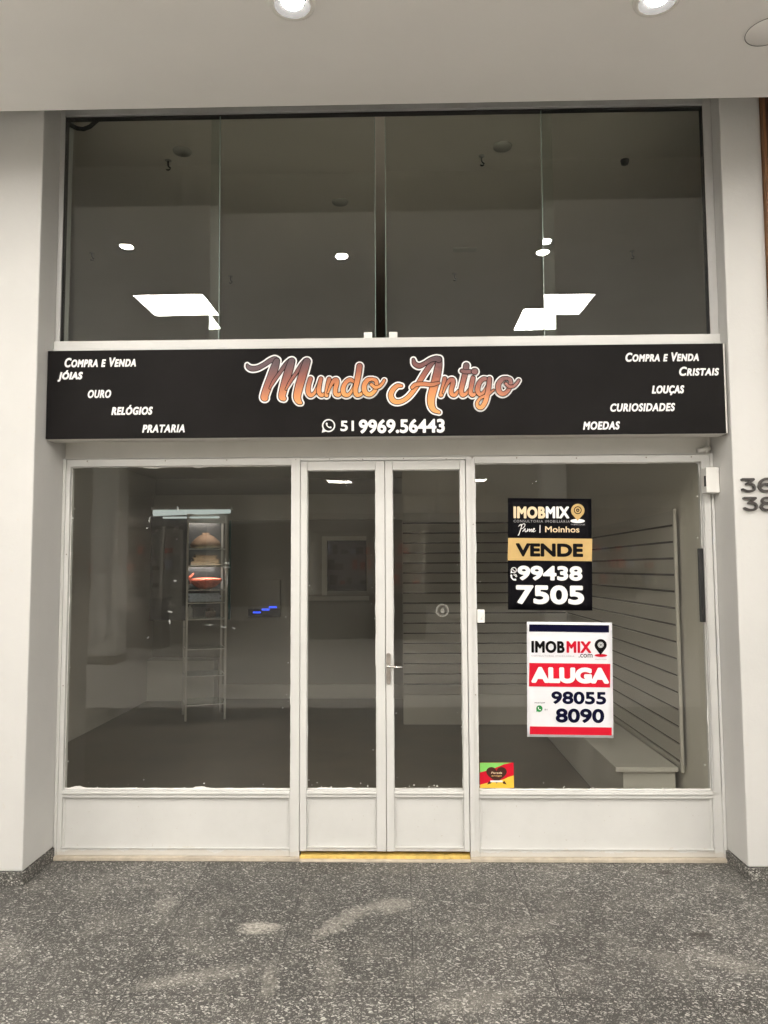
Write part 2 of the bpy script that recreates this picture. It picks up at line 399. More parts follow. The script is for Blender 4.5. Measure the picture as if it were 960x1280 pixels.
# ------------------------------------------------------------------ object helpers
class MB:
    """collects faces in world coordinates; build() links them as ONE object"""

    def __init__(s):
        s.v, s.f, s.mi, s.smooth = [], [], [], []

    def add(s, verts, faces, mi=0, smooth=False):
        k = len(s.v); s.v += [tuple(x) for x in verts]
        for f in faces:
            s.f.append([i + k for i in f]); s.mi.append(mi); s.smooth.append(smooth)
        return s

    def box(s, x0, x1, y0, y1, z0, z1, mi=0):
        v = [(x, y, z) for z in (z0, z1) for y in (y0, y1) for x in (x0, x1)]
        return s.add(v, [(0, 2, 3, 1), (4, 5, 7, 6), (0, 1, 5, 4), (2, 6, 7, 3), (0, 4, 6, 2), (1, 3, 7, 5)], mi)

    def lathe(s, c, prof, n=32, mi=0, axis='Z', smooth=True, sx=1.0, sy=1.0):
        """profile of (radius, height) pairs spun about an axis through c"""
        V = []
        for r, h in prof:
            for i in range(n):
                a = 2 * math.pi * i / n
                p = (r * math.cos(a) * sx, r * math.sin(a) * sy, h)
                if axis == 'Y': p = (p[0], h, p[1])
                if axis == 'X': p = (h, p[0], p[1])
                V.append((c[0] + p[0], c[1] + p[1], c[2] + p[2]))
        F = []
        for k in range(len(prof) - 1):
            for i in range(n):
                j = (i + 1) % n
                F.append((k * n + i, k * n + j, (k + 1) * n + j, (k + 1) * n + i))
        return s.add(V, F, mi, smooth)

    def disc(s, c, r, n=32, mi=0, axis='Z'):
        V = []
        for i in range(n):
            a = 2 * math.pi * i / n
            p = (r * math.cos(a), r * math.sin(a), 0)
            if axis == 'Y': p = (p[0], 0, p[1])
            V.append((c[0] + p[0], c[1] + p[1], c[2] + p[2]))
        return s.add(V, [tuple(range(n))], mi)

    def tube(s, pts, r, n=10, mi=0):
        pts = [Vector(p) for p in pts]; V = []; F = []
        up = Vector((0, 0, 1))
        for i, p in enumerate(pts):
            d = (pts[min(i + 1, len(pts) - 1)] - pts[max(i - 1, 0)]).normalized()
            a = d.cross(up)
            if a.length < 1e-3: a = d.cross(Vector((0, 1, 0)))
            a.normalize(); b = d.cross(a)
            rr = r[i] if isinstance(r, (list, tuple)) else r
            for k in range(n):
                t = 2 * math.pi * k / n
                V.append(p + a * rr * math.cos(t) + b * rr * math.sin(t))
        for i in range(len(pts) - 1):
            for k in range(n):
                F.append((i * n + k, i * n + (k + 1) % n, (i + 1) * n + (k + 1) % n, (i + 1) * n + k))
        F.append(tuple(range(n - 1, -1, -1))); F.append(tuple(range((len(pts) - 1) * n, len(pts) * n)))
        return s.add(V, F, mi, True)

    def poly(s, xz, y, mi=0):
        return s.add([(x, y, z) for x, z in xz], [tuple(range(len(xz)))], mi)

    def slab(s, xz, y0, y1, mi=0):
        """outline in XZ given a thickness in Y"""
        n = len(xz)
        V = [(x, y0, z) for x, z in xz] + [(x, y1, z) for x, z in xz]
        F = [tuple(range(n)), tuple(range(2 * n - 1, n - 1, -1))] + [(i, n + i, n + (i + 1) % n, (i + 1) % n) for i in range(n)]
        return s.add(V, F, mi)

    def build(s, name, mats, parent=None, origin=None, bevel=0.0, seg=2):
        if isinstance(mats, str): mats = [mats]
        off = Vector(origin) if origin is not None else Vector((0, 0, 0))
        if parent is not None:
            off = world_loc(parent)
        me = bpy.data.meshes.new(name)
        me.from_pydata([(x - off.x, y - off.y, z - off.z) for x, y, z in s.v], [], s.f)
        for k in mats: me.materials.append(M[k])
        for p, mi, sm in zip(me.polygons, s.mi, s.smooth):
            p.material_index = mi; p.use_smooth = sm
        me.validate(); me.update()
        bm = bmesh.new(); bm.from_mesh(me); bmesh.ops.recalc_face_normals(bm, faces=bm.faces); bm.to_mesh(me); bm.free()
        o = bpy.data.objects.new(name, me); COL.objects.link(o)
        if parent is not None: o.parent = parent
        elif origin is not None: o.location = off
        if bevel > 0:
            b = o.modifiers.new('bevel', 'BEVEL'); b.width = bevel; b.segments = seg; b.limit_method = 'ANGLE'; b.angle_limit = math.radians(40)
        return o


def world_loc(o):
    v = Vector((0, 0, 0))
    while o is not None:
        v += Vector(o.location); o = o.parent
    return v


def tag(o, label, cat, group=None, kind=None):
    if label: o['label'] = label
    if cat: o['category'] = cat
    if group: o['group'] = group
    if kind: o['kind'] = kind
    return o


def thing(name, label, cat, loc, group=None):
    o = bpy.data.objects.new(name, None); COL.objects.link(o); o.location = loc
    o.empty_display_size = 0.1
    return tag(o, label, cat, group)


def copy_tree(o, parent=None):
    c = o.copy(); COL.objects.link(c)
    if parent is not None: c.parent = parent
    for ch in list(o.children):
        copy_tree(ch, c)
    return c


def struct(o):
    o['kind'] = 'structure'; return o


# ---- flat lettering --------------------------------------------------------------------------
def text_raw(s, shear=0.0, smallcaps=False, spacing=1.0, res=5):
    cu = bpy.data.curves.new('t', 'FONT'); cu.body = s; cu.size = 1.0
    cu.shear = shear; cu.space_character = spacing; cu.resolution_u = res
    cu.fill_mode = 'FRONT'
    if smallcaps:
        cu.small_caps_scale = 0.80
        for c in cu.body_format: c.use_small_caps = True
    ob = bpy.data.objects.new('t', cu); COL.objects.link(ob)
    dg = bpy.context.evaluated_depsgraph_get(); dg.update()
    me = bpy.data.meshes.new_from_object(ob.evaluated_get(dg))
    V = [(v.co.x, v.co.y) for v in me.vertices]; F = [tuple(p.vertices) for p in me.polygons]
    bpy.data.objects.remove(ob); bpy.data.curves.remove(cu); bpy.data.meshes.remove(me)
    # front fill only
    return V, F


def mesh_field(gx, gz, D):
    """faces of the region D < 0 on a regular grid"""
    ids, V, F = {}, [], []

    def vert(key, x, z):
        if key not in ids:
            ids[key] = len(V); V.append((x, z))
        return ids[key]
    ins = D < 0
    any_in = ins[:-1, :-1] | ins[1:, :-1] | ins[1:, 1:] | ins[:-1, 1:]
    for i, j in np.argwhere(any_in):
        cs = [(i, j), (i + 1, j), (i + 1, j + 1), (i, j + 1)]
        f = []
        for k in range(4):
            a, b = cs[k], cs[(k + 1) % 4]
            if ins[a]: f.append(vert(a, gx[a], gz[a]))
            if ins[a] != ins[b]:
                lo, hi = (a, b) if a < b else (b, a)
                t = D[lo] / (D[lo] - D[hi])
                f.append(vert((lo, hi), gx[lo] + t * (gx[hi] - gx[lo]), gz[lo] + t * (gz[hi] - gz[lo])))
        if len(f) >= 3: F.append(tuple(f))
    return V, F


def embolden(V, F, grow, res):
    """letters grown outwards by 'grow' metres, from the distance to their outlines"""
    a = np.array(V); pad = grow + 2 * res
    lo = a.min(0) - pad; hi = a.max(0) + pad
    nx, nz = int((hi[0] - lo[0]) / res) + 2, int((hi[1] - lo[1]) / res) + 2
    gx, gz = np.meshgrid(lo[0] + np.arange(nx) * res, lo[1] + np.arange(nz) * res, indexing='ij')
    D = np.full(gx.shape, 1e9); inside = np.zeros(gx.shape, bool)
    key = lambda i: (round(V[i][0], 7), round(V[i][1], 7))
    cnt = {}
    for f in F:
        for i in range(len(f)):
            e = tuple(sorted((key(f[i]), key(f[(i + 1) % len(f)])))); cnt[e] = cnt.get(e, 0) + 1

    def win(x0, x1, z0, z1):
        return (slice(max(0, int((x0 - lo[0]) / res)), int((x1 - lo[0]) / res) + 2), slice(max(0, int((z0 - lo[1]) / res)), int((z1 - lo[1]) / res) + 2))
    R = grow + 3 * res
    for (p, q), c in cnt.items():
        if c != 1 or p == q: continue
        w = win(min(p[0], q[0]) - R, max(p[0], q[0]) + R, min(p[1], q[1]) - R, max(p[1], q[1]) + R)
        dx, dz = q[0] - p[0], q[1] - p[1]
        t = np.clip(((gx[w] - p[0]) * dx + (gz[w] - p[1]) * dz) / (dx * dx + dz * dz + 1e-15), 0, 1)
        D[w] = np.minimum(D[w], np.hypot(gx[w] - p[0] - t * dx, gz[w] - p[1] - t * dz))
    for f in F:
        for k in range(1, len(f) - 1):
            A, B, C = a[f[0]], a[f[k]], a[f[k + 1]]
            w = win(min(A[0], B[0], C[0]), max(A[0], B[0], C[0]), min(A[1], B[1], C[1]), max(A[1], B[1], C[1]))
            X, Z = gx[w], gz[w]
            s1 = (B[0] - A[0]) * (Z - A[1]) - (B[1] - A[1]) * (X - A[0])
            s2 = (C[0] - B[0]) * (Z - B[1]) - (C[1] - B[1]) * (X - B[0])
            s3 = (A[0] - C[0]) * (Z - C[1]) - (A[1] - C[1]) * (X - C[0])
            inside[w] |= ((s1 >= 0) & (s2 >= 0) & (s3 >= 0)) | ((s1 <= 0) & (s2 <= 0) & (s3 <= 0))
    return mesh_field(gx, gz, np.where(inside, -D, D) - grow)


def text_into(mb, s, x0, x1, z0, z1, y, mi=0, thick=0.0, offset=0.0, **kw):
    V, F = text_raw(s, **kw)
    a = np.array(V); mn = a.min(0); mx = a.max(0)
    q = (a - mn) / (mx - mn)
    g = offset * (z1 - z0) / 0.72
    x0 += g; x1 -= g; z0 += g; z1 -= g
    V = [(x0 + (x1 - x0) * u, z0 + (z1 - z0) * w) for u, w in q]
    if g > 0:
        V, F = embolden(V, F, g, (z1 - z0) / 30)
    VV = [(x, y, z) for x, z in V]
    mb.add(VV, F, mi)
    if thick > 0:                        # raised letters: sides and a back
        ec = {}
        for f in F:
            for i in range(len(f)):
                e = (f[i], f[(i + 1) % len(f)]); ec[e] = 1
        rim = [e for e in ec if (e[1], e[0]) not in ec]
        k = len(VV)
        W = VV + [(x, y + thick, z) for x, _, z in VV]
        mb.add(W, [(e[1], e[0], e[0] + k, e[1] + k) for e in rim], mi)
    return mb


# ---- brush strokes: the outline of a set of round-ended tapering strokes, meshed in the XZ plane ----
def catmull(pts, n=8):
    p = [np.array(q, float) for q in pts]
    if len(p) < 3:
        return p
    p = [2 * p[0] - p[1]] + p + [2 * p[-1] - p[-2]]
    out = []
    for i in range(1, len(p) - 2):
        for k in range(n):
            t = k / n
            a, b, c, d = p[i - 1], p[i], p[i + 1], p[i + 2]
            out.append(0.5 * (2 * b + (c - a) * t + (2 * a - 5 * b + 4 * c - d) * t * t + (3 * b - a - 3 * c + d) * t ** 3))
    out.append(p[-2])
    return out


def stroke_shape(strokes, grow, res):
    """strokes: lists of (x, z, r). Returns verts (x, z) and faces of the union grown by 'grow'"""
    allp = np.concatenate([np.array(s) for s in strokes])
    pad = allp[:, 2].max() + grow + 2 * res
    x0, z0 = allp[:, 0].min() - pad, allp[:, 1].min() - pad
    nx = int((allp[:, 0].max() + pad - x0) / res) + 2; nz = int((allp[:, 1].max() + pad - z0) / res) + 2
    gx, gz = np.meshgrid(x0 + np.arange(nx) * res, z0 + np.arange(nz) * res, indexing='ij')
    D = np.full(gx.shape, 1e9)
    for s in strokes:
        for (ax, az, ar), (bx, bz, br) in zip(s[:-1], s[1:]):
            dx, dz = bx - ax, bz - az
            l2 = dx * dx + dz * dz + 1e-12
            t = np.clip(((gx - ax) * dx + (gz - az) * dz) / l2, 0, 1)
            D = np.minimum(D, np.hypot(gx - ax - t * dx, gz - az - t * dz) - (ar + (br - ar) * t))
    return mesh_field(gx, gz, D - grow)


class Art:
    """flat artwork under a parent: pixel coordinates of a close-up -> local metres; each layer a hair further out"""

    def __init__(s, parent, ox, oz, sx, sz, y=0.0, step=0.0004):
        s.p, s.ox, s.oz, s.sx, s.sz, s.y, s.step = parent, ox, oz, sx, sz, y, step
        s.k = 0

    def m(s, cx, cy):
        return (cx - s.ox) * s.sx, (s.oz - cy) * s.sz

    def lay(s, layer):
        return s.y - s.step * layer

    def put(s, name, mb, mat):
        w = world_loc(s.p)
        mb.v = [(x + w.x, y + w.y, z + w.z) for x, y, z in mb.v]
        return mb.build(name, mat, s.p)

    def text(s, txt, x0, y0, x1, y1, mat, layer=2, name='lettering', **kw):
        a = s.m(x0, y1); b = s.m(x1, y0)
        return s.put(name, text_into(MB(), txt, a[0], b[0], a[1], b[1], s.lay(layer), **kw), mat)

    def poly(s, pts, mat, layer=1, name='printed_band'):
        return s.put(name, MB().poly([s.m(*p) for p in pts], s.lay(layer)), mat)

    def rect(s, x0, y0, x1, y1, mat, layer=1, name='printed_band'):
        return s.poly([(x0, y0), (x1, y0), (x1, y1), (x0, y1)], mat, layer, name)

    def ellipse(s, cx, cy, rx, ry, mat, layer=2, name='logo', n=40):
        return s.poly([(cx + rx * math.cos(2 * math.pi * i / n), cy + ry * math.sin(2 * math.pi * i / n)) for i in range(n)], mat, layer, name)

    def ring(s, cx, cy, r0, r1, mat, layer=3, name='logo', n=40, ry=1.0):
        V = []
        for r in (r0, r1):
            for i in range(n):
                a = 2 * math.pi * i / n
                x, z = s.m(cx + r * math.cos(a), cy + r * ry * math.sin(a)); V.append((x, s.lay(layer), z))
        mb = MB().add(V, [(i, (i + 1) % n, n + (i + 1) % n, n + i) for i in range(n)])
        return s.put(name, mb, mat)

    def strokes(s, lines, mat, layer=2, name='lettering', grow=0.0, res=None, k=8):
        out = []
        for ln in lines:
            out.append([(*s.m(x, y), r * abs(s.sx)) for x, y, r in catmull(ln, k)])
        V, F = stroke_shape(out, grow, res or abs(s.sx) * 2.0)
        mb = MB().add([(x, s.lay(layer), z) for x, z in V], F)
        return s.put(name, mb, mat)

    def pin(s, cx, cy, r, tip, mat, layer=2):
        pts = []
        for i in range(28):
            a = math.radians(-215 + 250 * i / 27)
            pts.append((cx + r * math.cos(a), cy + r * math.sin(a)))
        pts.append((cx, tip))
        return s.poly(pts, mat, layer, 'logo')

    def phone(s, cx, cy, r, mat, layer=3, name='logo'):
        """a telephone handset inside a speech ring"""
        return s.strokes([[(cx - r * .34, cy - r * .36, r * .17), (cx - r * .30, cy - r * .02, r * .10), (cx + r * .02, cy + r * .30, r * .10), (cx + r * .36, cy + r * .34, r * .17)]], mat, layer, name, res=r * abs(s.sx) * 0.08)


# ================================================================== SETTING
floor = struct(MB().add([(-9, -4.4, 0), (9, -4.4, 0), (9, 0.0, 0), (-9, 0.0, 0)], [(0, 1, 2, 3)]).build('floor', 'terrazzo'))
hfloor = struct(MB().add([(-9, -19, 0), (9, -19, 0), (9, -4.4, 0), (-9, -4.4, 0)], [(0, 1, 2, 3)]).build('hall_floor', 'bouncefloor'))  # unseen floor, made pale to bounce light onto the ceiling
sfloor = struct(MB().add([(-3.1, 0.0, -0.003), (1.95, 0.0, -0.003), (1.95, 5.3, -0.003), (-3.1, 5.3, -0.003)], [(0, 1, 2, 3)]).build('shop_floor', 'shopfloor'))
ceil = MB()
ceil.box(-9, 9, -19, -0.675, ZC, ZC + 0.25)
ceil.box(-9, 9, -0.673, 0.0, 4.28, 4.40)
ceil = struct(ceil.build('ceiling', 'ceiling'))

XL, XR = -1.755, 1.755
FL, FR = -0.36, -0.27


def wall_thing(name, label, cat, boxes, mat, origin, bevel=0.0):
    b = MB()
    for x in boxes: b.box(*x)
    o = b.build(name, mat, origin=origin, bevel=bevel)
    return tag(o, label, cat)


# pilasters with terrazzo skirting
lp = thing('pilaster', 'broad white plaster pilaster on the side of the window with the empty rack', 'pilaster', (-2.4, FL, 0))
MB().box(-3.4, XL, FL, 0.0, 0.064, 4.275).box(-3.4, -1.83, 0.0, 0.10, 0.0, 4.275).build('shaft', 'plaster', lp, bevel=0.006)
b = MB().box(-3.4, XL + 0.010, FL - 0.010, FL + 0.02, 0.0, 0.062).box(XL - 0.02, XL + 0.010, FL + 0.02, -0.035, 0.0, 0.062)
b.build('skirting', 'terrazzo_base', lp, bevel=0.002)
rp = thing('pilaster', 'narrow white plaster pilaster carrying the raised black house numbers', 'pilaster', (1.86, FR, 0))
MB().box(XR, 1.965, FR, 0.0, 0.064, 4.275).box(1.81, 1.965, 0.0, 0.10, 0.0, 4.275).build('shaft', 'plaster', rp, bevel=0.006)
b = MB().box(XR - 0.010, 1.965, FR - 0.010, FR + 0.02, 0.0, 0.062).box(XR - 0.010, XR + 0.02, FR + 0.02, -0.035, 0.0, 0.062)
b.build('skirting', 'terrazzo_base', rp, bevel=0.002)

# neighbouring shop's timber cladding just beyond the narrow pilaster
nw = thing('timber_cladding', 'dark brown timber cladding with lighter edge trim beyond the narrow pilaster', 'cladding', (2.8, -0.3, 0))
MB().box(1.966, 1.980, -0.300, 0.05, 0.0, 4.275).build('edge_trim', 'wood', nw, bevel=0.003)
MB().box(1.981, 5.0, -0.292, 0.05, 0.0, 4.275).build('board', 'darkwood', nw)
wall_thing('hall_wall', 'plain white arcade wall past the broad pilaster', 'wall', [(-9, -3.402, FL, 0.1, 0, 4.275)], 'hallpaint', (-6, 0, 0))
wall_thing('hall_wall', 'plain white arcade wall past the timber cladding', 'wall', [(5.002, 9, -0.2, 0.1, 0, 4.275)], 'hallpaint', (9, 0, 0))
wall_thing('hall_wall', 'arcade end wall beyond the broad pilaster', 'wall', [(-9.2, -9.001, -19, 0.1, 0, 4.275)], 'hallpaint', (-9, -9, 0))
wall_thing('hall_wall', 'arcade end wall beyond the timber cladding', 'wall', [(9.001, 9.2, -19, 0.1, 0, 4.275)], 'hallpaint', (9, -9, 0))
wall_thing('hall_wall', 'dim far wall of the arcade facing the shop', 'wall', [(-9, 9, -19.2, -19.001, 0, 4.0)], 'hallpaint', (0, -19, 0))

# shop interior shell
wall_thing('shop_wall', 'bare shop side wall behind the window with the rack', 'wall', [(-3.0, -2.87, 0.102, 5.2, 0, 2.6)], 'shopwall', (-2.9, 2.5, 0))
wall_thing('shop_wall', 'bare shop side wall behind the slat boards', 'wall', [(1.735, 1.80, 0.06, 5.2, 0, 2.6)], 'shopwall', (1.75, 2.5, 0))
bw = thing('shop_wall', 'rear shop wall with a dark doorway, a boxed beam and a baseboard', 'wall', (-0.6, 5.0, 0))
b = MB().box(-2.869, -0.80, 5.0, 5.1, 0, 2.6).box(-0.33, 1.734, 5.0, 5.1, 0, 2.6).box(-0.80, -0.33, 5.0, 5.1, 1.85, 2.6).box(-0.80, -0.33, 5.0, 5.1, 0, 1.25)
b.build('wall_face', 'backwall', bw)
MB().box(-2.868, 0.2, 4.94, 4.998, 2.10, 2.40).build('beam', 'laminate', bw)
MB().box(-2.07, 0.2, 4.97, 4.998, 0.0, 0.16).build('baseboard', 'laminate', bw)
MB().box(-0.80, -0.33, 5.101, 5.14, 1.25, 1.85).build('doorway_recess', 'shopdark', bw)
b = MB().box(-0.86, -0.80, 4.985, 4.998, 1.2, 1.9).box(-0.80, -0.33, 4.985, 4.998, 1.85, 1.9).box(-1.05, -0.30, 4.97, 4.998, 1.14, 1.19)
b.build('doorway_trim', 'laminate', bw)
shopceil = MB().box(-2.99, 1.80, 0.102, 5.2, 2.60, 2.70).build('shop_ceiling', 'shopwall'); struct(shopceil)
pt = wall_thing('partition_wall', 'partition wall across the shop carrying the rear slat board', 'wall', [(0.095, 1.733, 3.50, 3.62, 0.0, 2.598)], 'shopwall', (0.9, 3.5, 0))

# mezzanine room behind the upper window
mz = MB().box(-5.0, 5.0, -0.10, 9.5, 4.15, 4.27).build('mezzanine_ceiling', 'mezz'); struct(mz)
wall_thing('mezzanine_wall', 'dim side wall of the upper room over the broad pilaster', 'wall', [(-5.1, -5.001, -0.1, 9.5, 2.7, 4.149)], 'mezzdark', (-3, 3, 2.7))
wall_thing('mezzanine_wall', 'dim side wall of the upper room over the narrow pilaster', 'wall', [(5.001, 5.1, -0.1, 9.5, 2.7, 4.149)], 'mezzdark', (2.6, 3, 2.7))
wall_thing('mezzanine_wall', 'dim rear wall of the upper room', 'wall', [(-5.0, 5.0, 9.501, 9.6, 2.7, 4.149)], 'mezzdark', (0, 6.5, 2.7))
mf = MB().add([(-5.0, 0.0, 2.704), (5.0, 0.0, 2.704), (5.0, 9.5, 2.704), (-5, 9.5, 2.704)], [(0, 1, 2, 3)]).build('mezzanine_floor', 'shopfloor'); struct(mf)

# ================================================================== SHOPFRONT
sf = thing('shopfront', 'white painted metal shopfront with two windows and a central double door', 'shopfront', (0, 0, 0))
MB().box(XL + 0.001, XR - 0.001, -0.008, 0.10, 2.121, 2.598).build('header', 'header', sf, bevel=0.002)
MB().box(XL + 0.001, XR - 0.001, -0.149, -0.009, 2.225, 2.655).build('sign_beam', 'header', sf)

fr = MB()
FY0, FY1 = -0.032, 0.03
fr.box(-1.753, -1.738, FY0 - 0.004, FY1, 0.0205, 2.118)           # outer stiles, stepped
fr.box(-1.7375, -1.716, FY0 + 0.006, FY1, 0.0205, 2.118)
fr.box(1.738, 1.753, FY0 - 0.004, FY1, 0.0205, 2.118)
fr.box(1.693, 1.7375, FY0 + 0.006, FY1, 0.0205, 2.118)
fr.box(-0.507, -0.459, FY0, FY1, 0.0205, 2.118)                    # posts beside the doors
fr.box(0.435, 0.460, FY0, FY1, 0.0205, 2.118)
fr.box(0.4605, 0.483, FY0 + 0.007, FY1, 0.0205, 2.118)
fr.box(-1.7155, -0.5075, FY0 + 0.004, FY1, 2.078, 2.118)         # heads
fr.box(0.4835, 1.6925, FY0 + 0.004, FY1, 2.078, 2.118)
fr.box(-0.4585, 0.4345, FY0 + 0.002, FY1, 2.100, 2.118)
fr.box(-1.752, 1.752, FY0 - 0.012, FY0 + 0.02, 2.1185, 2.1205)
fr.build('frame', 'enamel', sf, bevel=0.003)
rnd = random.Random(11)
for x in [-1.62, -1.22, -0.86, -0.483, -0.30, -0.12, 0.10, 0.33, 0.471, 0.70, 1.05, 1.40, 1.66]:
    MB().lathe((x + rnd.uniform(-.03, .03) * (abs(x) > 0.6), FY0 + 0.0015, 2.107 + rnd.uniform(-.004, .003)), [(0.0001, -0.0018), (0.003, -0.0016), (0.0042, 0.002)], 10, 0, 'Y').build('screw', 'steel', sf)
for x, z in ((-0.483, 1.45), (-0.483, 0.75), (0.472, 1.75), (0.472, 0.85), (-1.726, 1.6), (-1.726, 0.9), (1.715, 0.75), (1.715, 1.75)):
    MB().lathe((x, FY0 + 0.0055, z), [(0.0001, -0.0018), (0.003, -0.0016), (0.0042, 0.003)], 10, 0, 'Y').build('screw', 'steel', sf)
b = MB().box(-1.754, -0.455, -0.050, 0.03, 0.0, 0.020).box(0.433, 1.754, -0.050, 0.03, 0.0, 0.020).box(-0.4545, 0.4325, -0.058, -0.034, 0.0, 0.012)
b.build('sill', 'sill', sf, bevel=0.003)
MB().box(-0.455, 0.4327, -0.0335, 0.03, 0.0, 0.026).build('threshold', 'brass', sf, bevel=0.003)


def putty(x0, x1, z0, z1, y, parent, wid=0.010, seed=1, heavy=1.0):
    """hand-brushed paint that strays over the edge of the glass"""
    rnd = random.Random(seed); mb = MB()

    def run(a, b, horiz, fixed, sign, base):
        n = max(6, int(abs(b - a) / 0.012)); w = base; pts = []
        burst = 0
        for i in range(n + 1):
            t = a + (b - a) * i / n
            if burst <= 0 and rnd.random() < 0.022: burst = rnd.randint(2, 7)
            tgt = base * (rnd.uniform(1.3, 2.1) if burst > 0 else rnd.uniform(0.25, 1.0)); burst -= 1
            w = 0.5 * w + 0.5 * tgt
            pts.append((t, w * heavy))
        V, F = [], []
        for t, w in pts:
            V += [(t, y, fixed), (t, y, fixed + sign * w)] if horiz else [(fixed, y, t), (fixed + sign * w, y, t)]
        k = len(pts)
        # closed thin solid: front and back sheets joined
        B = [(x, y + 0.0028, z) for x, _, z in V]
        for i in range(k - 1):
            F.append((2 * i, 2 * i + 2, 2 * i + 3, 2 * i + 1))
            F.append((2 * k + 2 * i + 1, 2 * k + 2 * i + 3, 2 * k + 2 * i + 2, 2 * k + 2 * i))
            F.append((2 * i + 1, 2 * i + 3, 2 * k + 2 * i + 3, 2 * k + 2 * i + 1))
        mb.add(V + B, F)
    run(x0, x1, True, z0, 1, wid * 0.9); run(x0, x1, True, z1, -1, wid * 0.55)
    y2 = y; 
    run(z0, z1, False, x0, 1, wid * 0.30); run(z0, z1, False, x1, -1, wid * 0.30)
    for _ in range(int(26 * heavy)):                               # flecks of paint near the edges
        e = rnd.random()
        if e < 0.5: x, z = rnd.uniform(x0, x1), z0 + abs(rnd.gauss(0.012, 0.02))
        elif e < 0.75: x, z = x0 + abs(rnd.gauss(0.01, 0.012)), rnd.uniform(z0, z1)
        else: x, z = x1 - abs(rnd.gauss(0.01, 0.012)), rnd.uniform(z0, z1)
        s = rnd.uniform(0.0008, 0.0028)
        mb.box(x - s, x + s * rnd.uniform(0.6, 2.4), y + 0.0004, y + 0.0026, z - s, z + s * rnd.uniform(0.6, 2.0))
    return mb.build('putty', 'putty', parent)


def fixed_window(x0, x1, px0, px1, seed):
    """glass above, solid panel below, rails between; returns the window part"""
    w = MB()
    w.box(x0, x1, FY0 + 0.004, FY1, 0.316, 0.354)                  # middle rail
    w.box(x0, x1, FY0 - 0.004, FY0 + 0.0035, 0.336, 0.347)         # its nosing
    w.box(x0, x1, FY0 + 0.004, FY1, 0.0205, 0.056)                  # bottom rail
    w.box(x0, x1, FY0 - 0.002, FY0 + 0.0035, 0.058, 0.064)
    wo = w.build('window', 'enamel', sf, bevel=0.0025)
    MB().box(x0, x1, -0.010, 0.010, 0.0562, 0.3158).build('lower_panel', 'enamel', wo)
    for a_, c_ in ((x0, x0 + 0.012), (x1 - 0.012, x1)):
        MB().box(a_, c_, FY0 + 0.015, -0.0102, 0.0562, 0.3158).build('panel_bead', 'enamel', wo, bevel=0.003)
    MB().box(x0 + 0.0006, x1 - 0.0006, -0.004, 0.002, 0.3542, 2.0778).build('pane', 'glass_low', wo)
    putty(x0 + 0.001, x1 - 0.001, 0.3545, 2.0775, -0.0075, wo, 0.011, seed)
    return wo


wl = fixed_window(-1.7153, -0.5077, 0, 0, 3)
wr = fixed_window(0.4837, 1.6923, 0, 0, 8)


def door(x0, x1, hinge, seed):
    d = MB()
    DY0 = FY0 + 0.003
    sx0 = 0.036 if hinge == 'L' else 0.040
    sx1 = 0.050 if hinge == 'L' else 0.029
    d.box(x0, x0 + sx0, DY0, FY1, 0.046, 2.097)
    d.box(x1 - sx1, x1, DY0, FY1, 0.046, 2.097)
    gx0, gx1 = x0 + sx0, x1 - sx1
    d.box(gx0 + .0003, gx1 - .0003, DY0 + 0.001, FY1, 2.047, 2.097)
    d.box(gx0 + .0003, gx1 - .0003, DY0 + 0.003, FY1, 0.320, 0.356)
    d.box(gx0 + .0003, gx1 - .0003, DY0 - 0.004, DY0 + 0.0025, 0.338, 0.348)
    d.box(gx0 + .0003, gx1 - .0003, DY0 + 0.003, FY1, 0.046, 0.066)
    d.box(gx0 + .0003, gx1 - .0003, DY0 - 0.002, DY0 + 0.0025, 0.062, 0.070)
    do = d.build('door', 'enamel', sf, bevel=0.003)
    MB().box(gx0 + .0004, gx1 - .0004, -0.010, 0.008, 0.0663, 0.3197).build('lower_panel', 'enamel', do)
    for a_, c_ in ((gx0 + .0004, gx0 + 0.009), (gx1 - 0.009, gx1 - .0004)):
        MB().box(a_, c_, DY0 + 0.013, -0.0102, 0.0663, 0.3197).build('panel_bead', 'enamel', do, bevel=0.002)
    MB().box(gx0 + .0005, gx1 - .0005, -0.004, 0.002, 0.3563, 2.0467).build('pane', 'glass_low', do)
    putty(gx0 + 0.001, gx1 - 0.001, 0.3565, 2.0465, -0.0075, do, 0.009, seed, 0.8)
    return do


dl = door(-0.457, -0.0030, 'L', 21)
dr = door(0.0000, 0.4315, 'R', 34)
# lever handle on its long plate
hx, hz0, hz1 = 0.0135, 0.905, 1.070
hp = MB()
n = 12
out = [(hx + 0.0115 * math.cos(a), hz1 - 0.0115 + 0.0115 * math.sin(a)) for a in [math.pi * i / n for i in range(n + 1)]]
out += [(hx + 0.0115 * math.cos(a), hz0 + 0.0115 + 0.0115 * math.sin(a)) for a in [math.pi + math.pi * i / n for i in range(n + 1)]]
hp.slab(out, FY0 - 0.006, FY0 + 0.0025)
hp.lathe((hx, FY0 - 0.006, 0.945), [(0.0001, -0.004), (0.006, -0.004), (0.006, 0.001)], 16, 0, 'Y')
pl = hp.build('handle', 'steel', dr, bevel=0.0012)
lv = MB().lathe((hx, FY0 - 0.006, 1.003), [(0.0001, -0.046), (0.0065, -0.046), (0.008, -0.030), (0.0085, -0.006), (0.012, 0.0)], 20, 0, 'Y')
lv.tube([(hx, FY0 - 0.046, 1.003), (hx + 0.012, FY0 - 0.048, 1.003), (hx + 0.040, FY0 - 0.047, 1.001), (hx + 0.072, FY0 - 0.044, 1.000)], [0.0075, 0.007, 0.0062, 0.0058], 12)
lvo = lv.build('lever', 'chrome', dr)

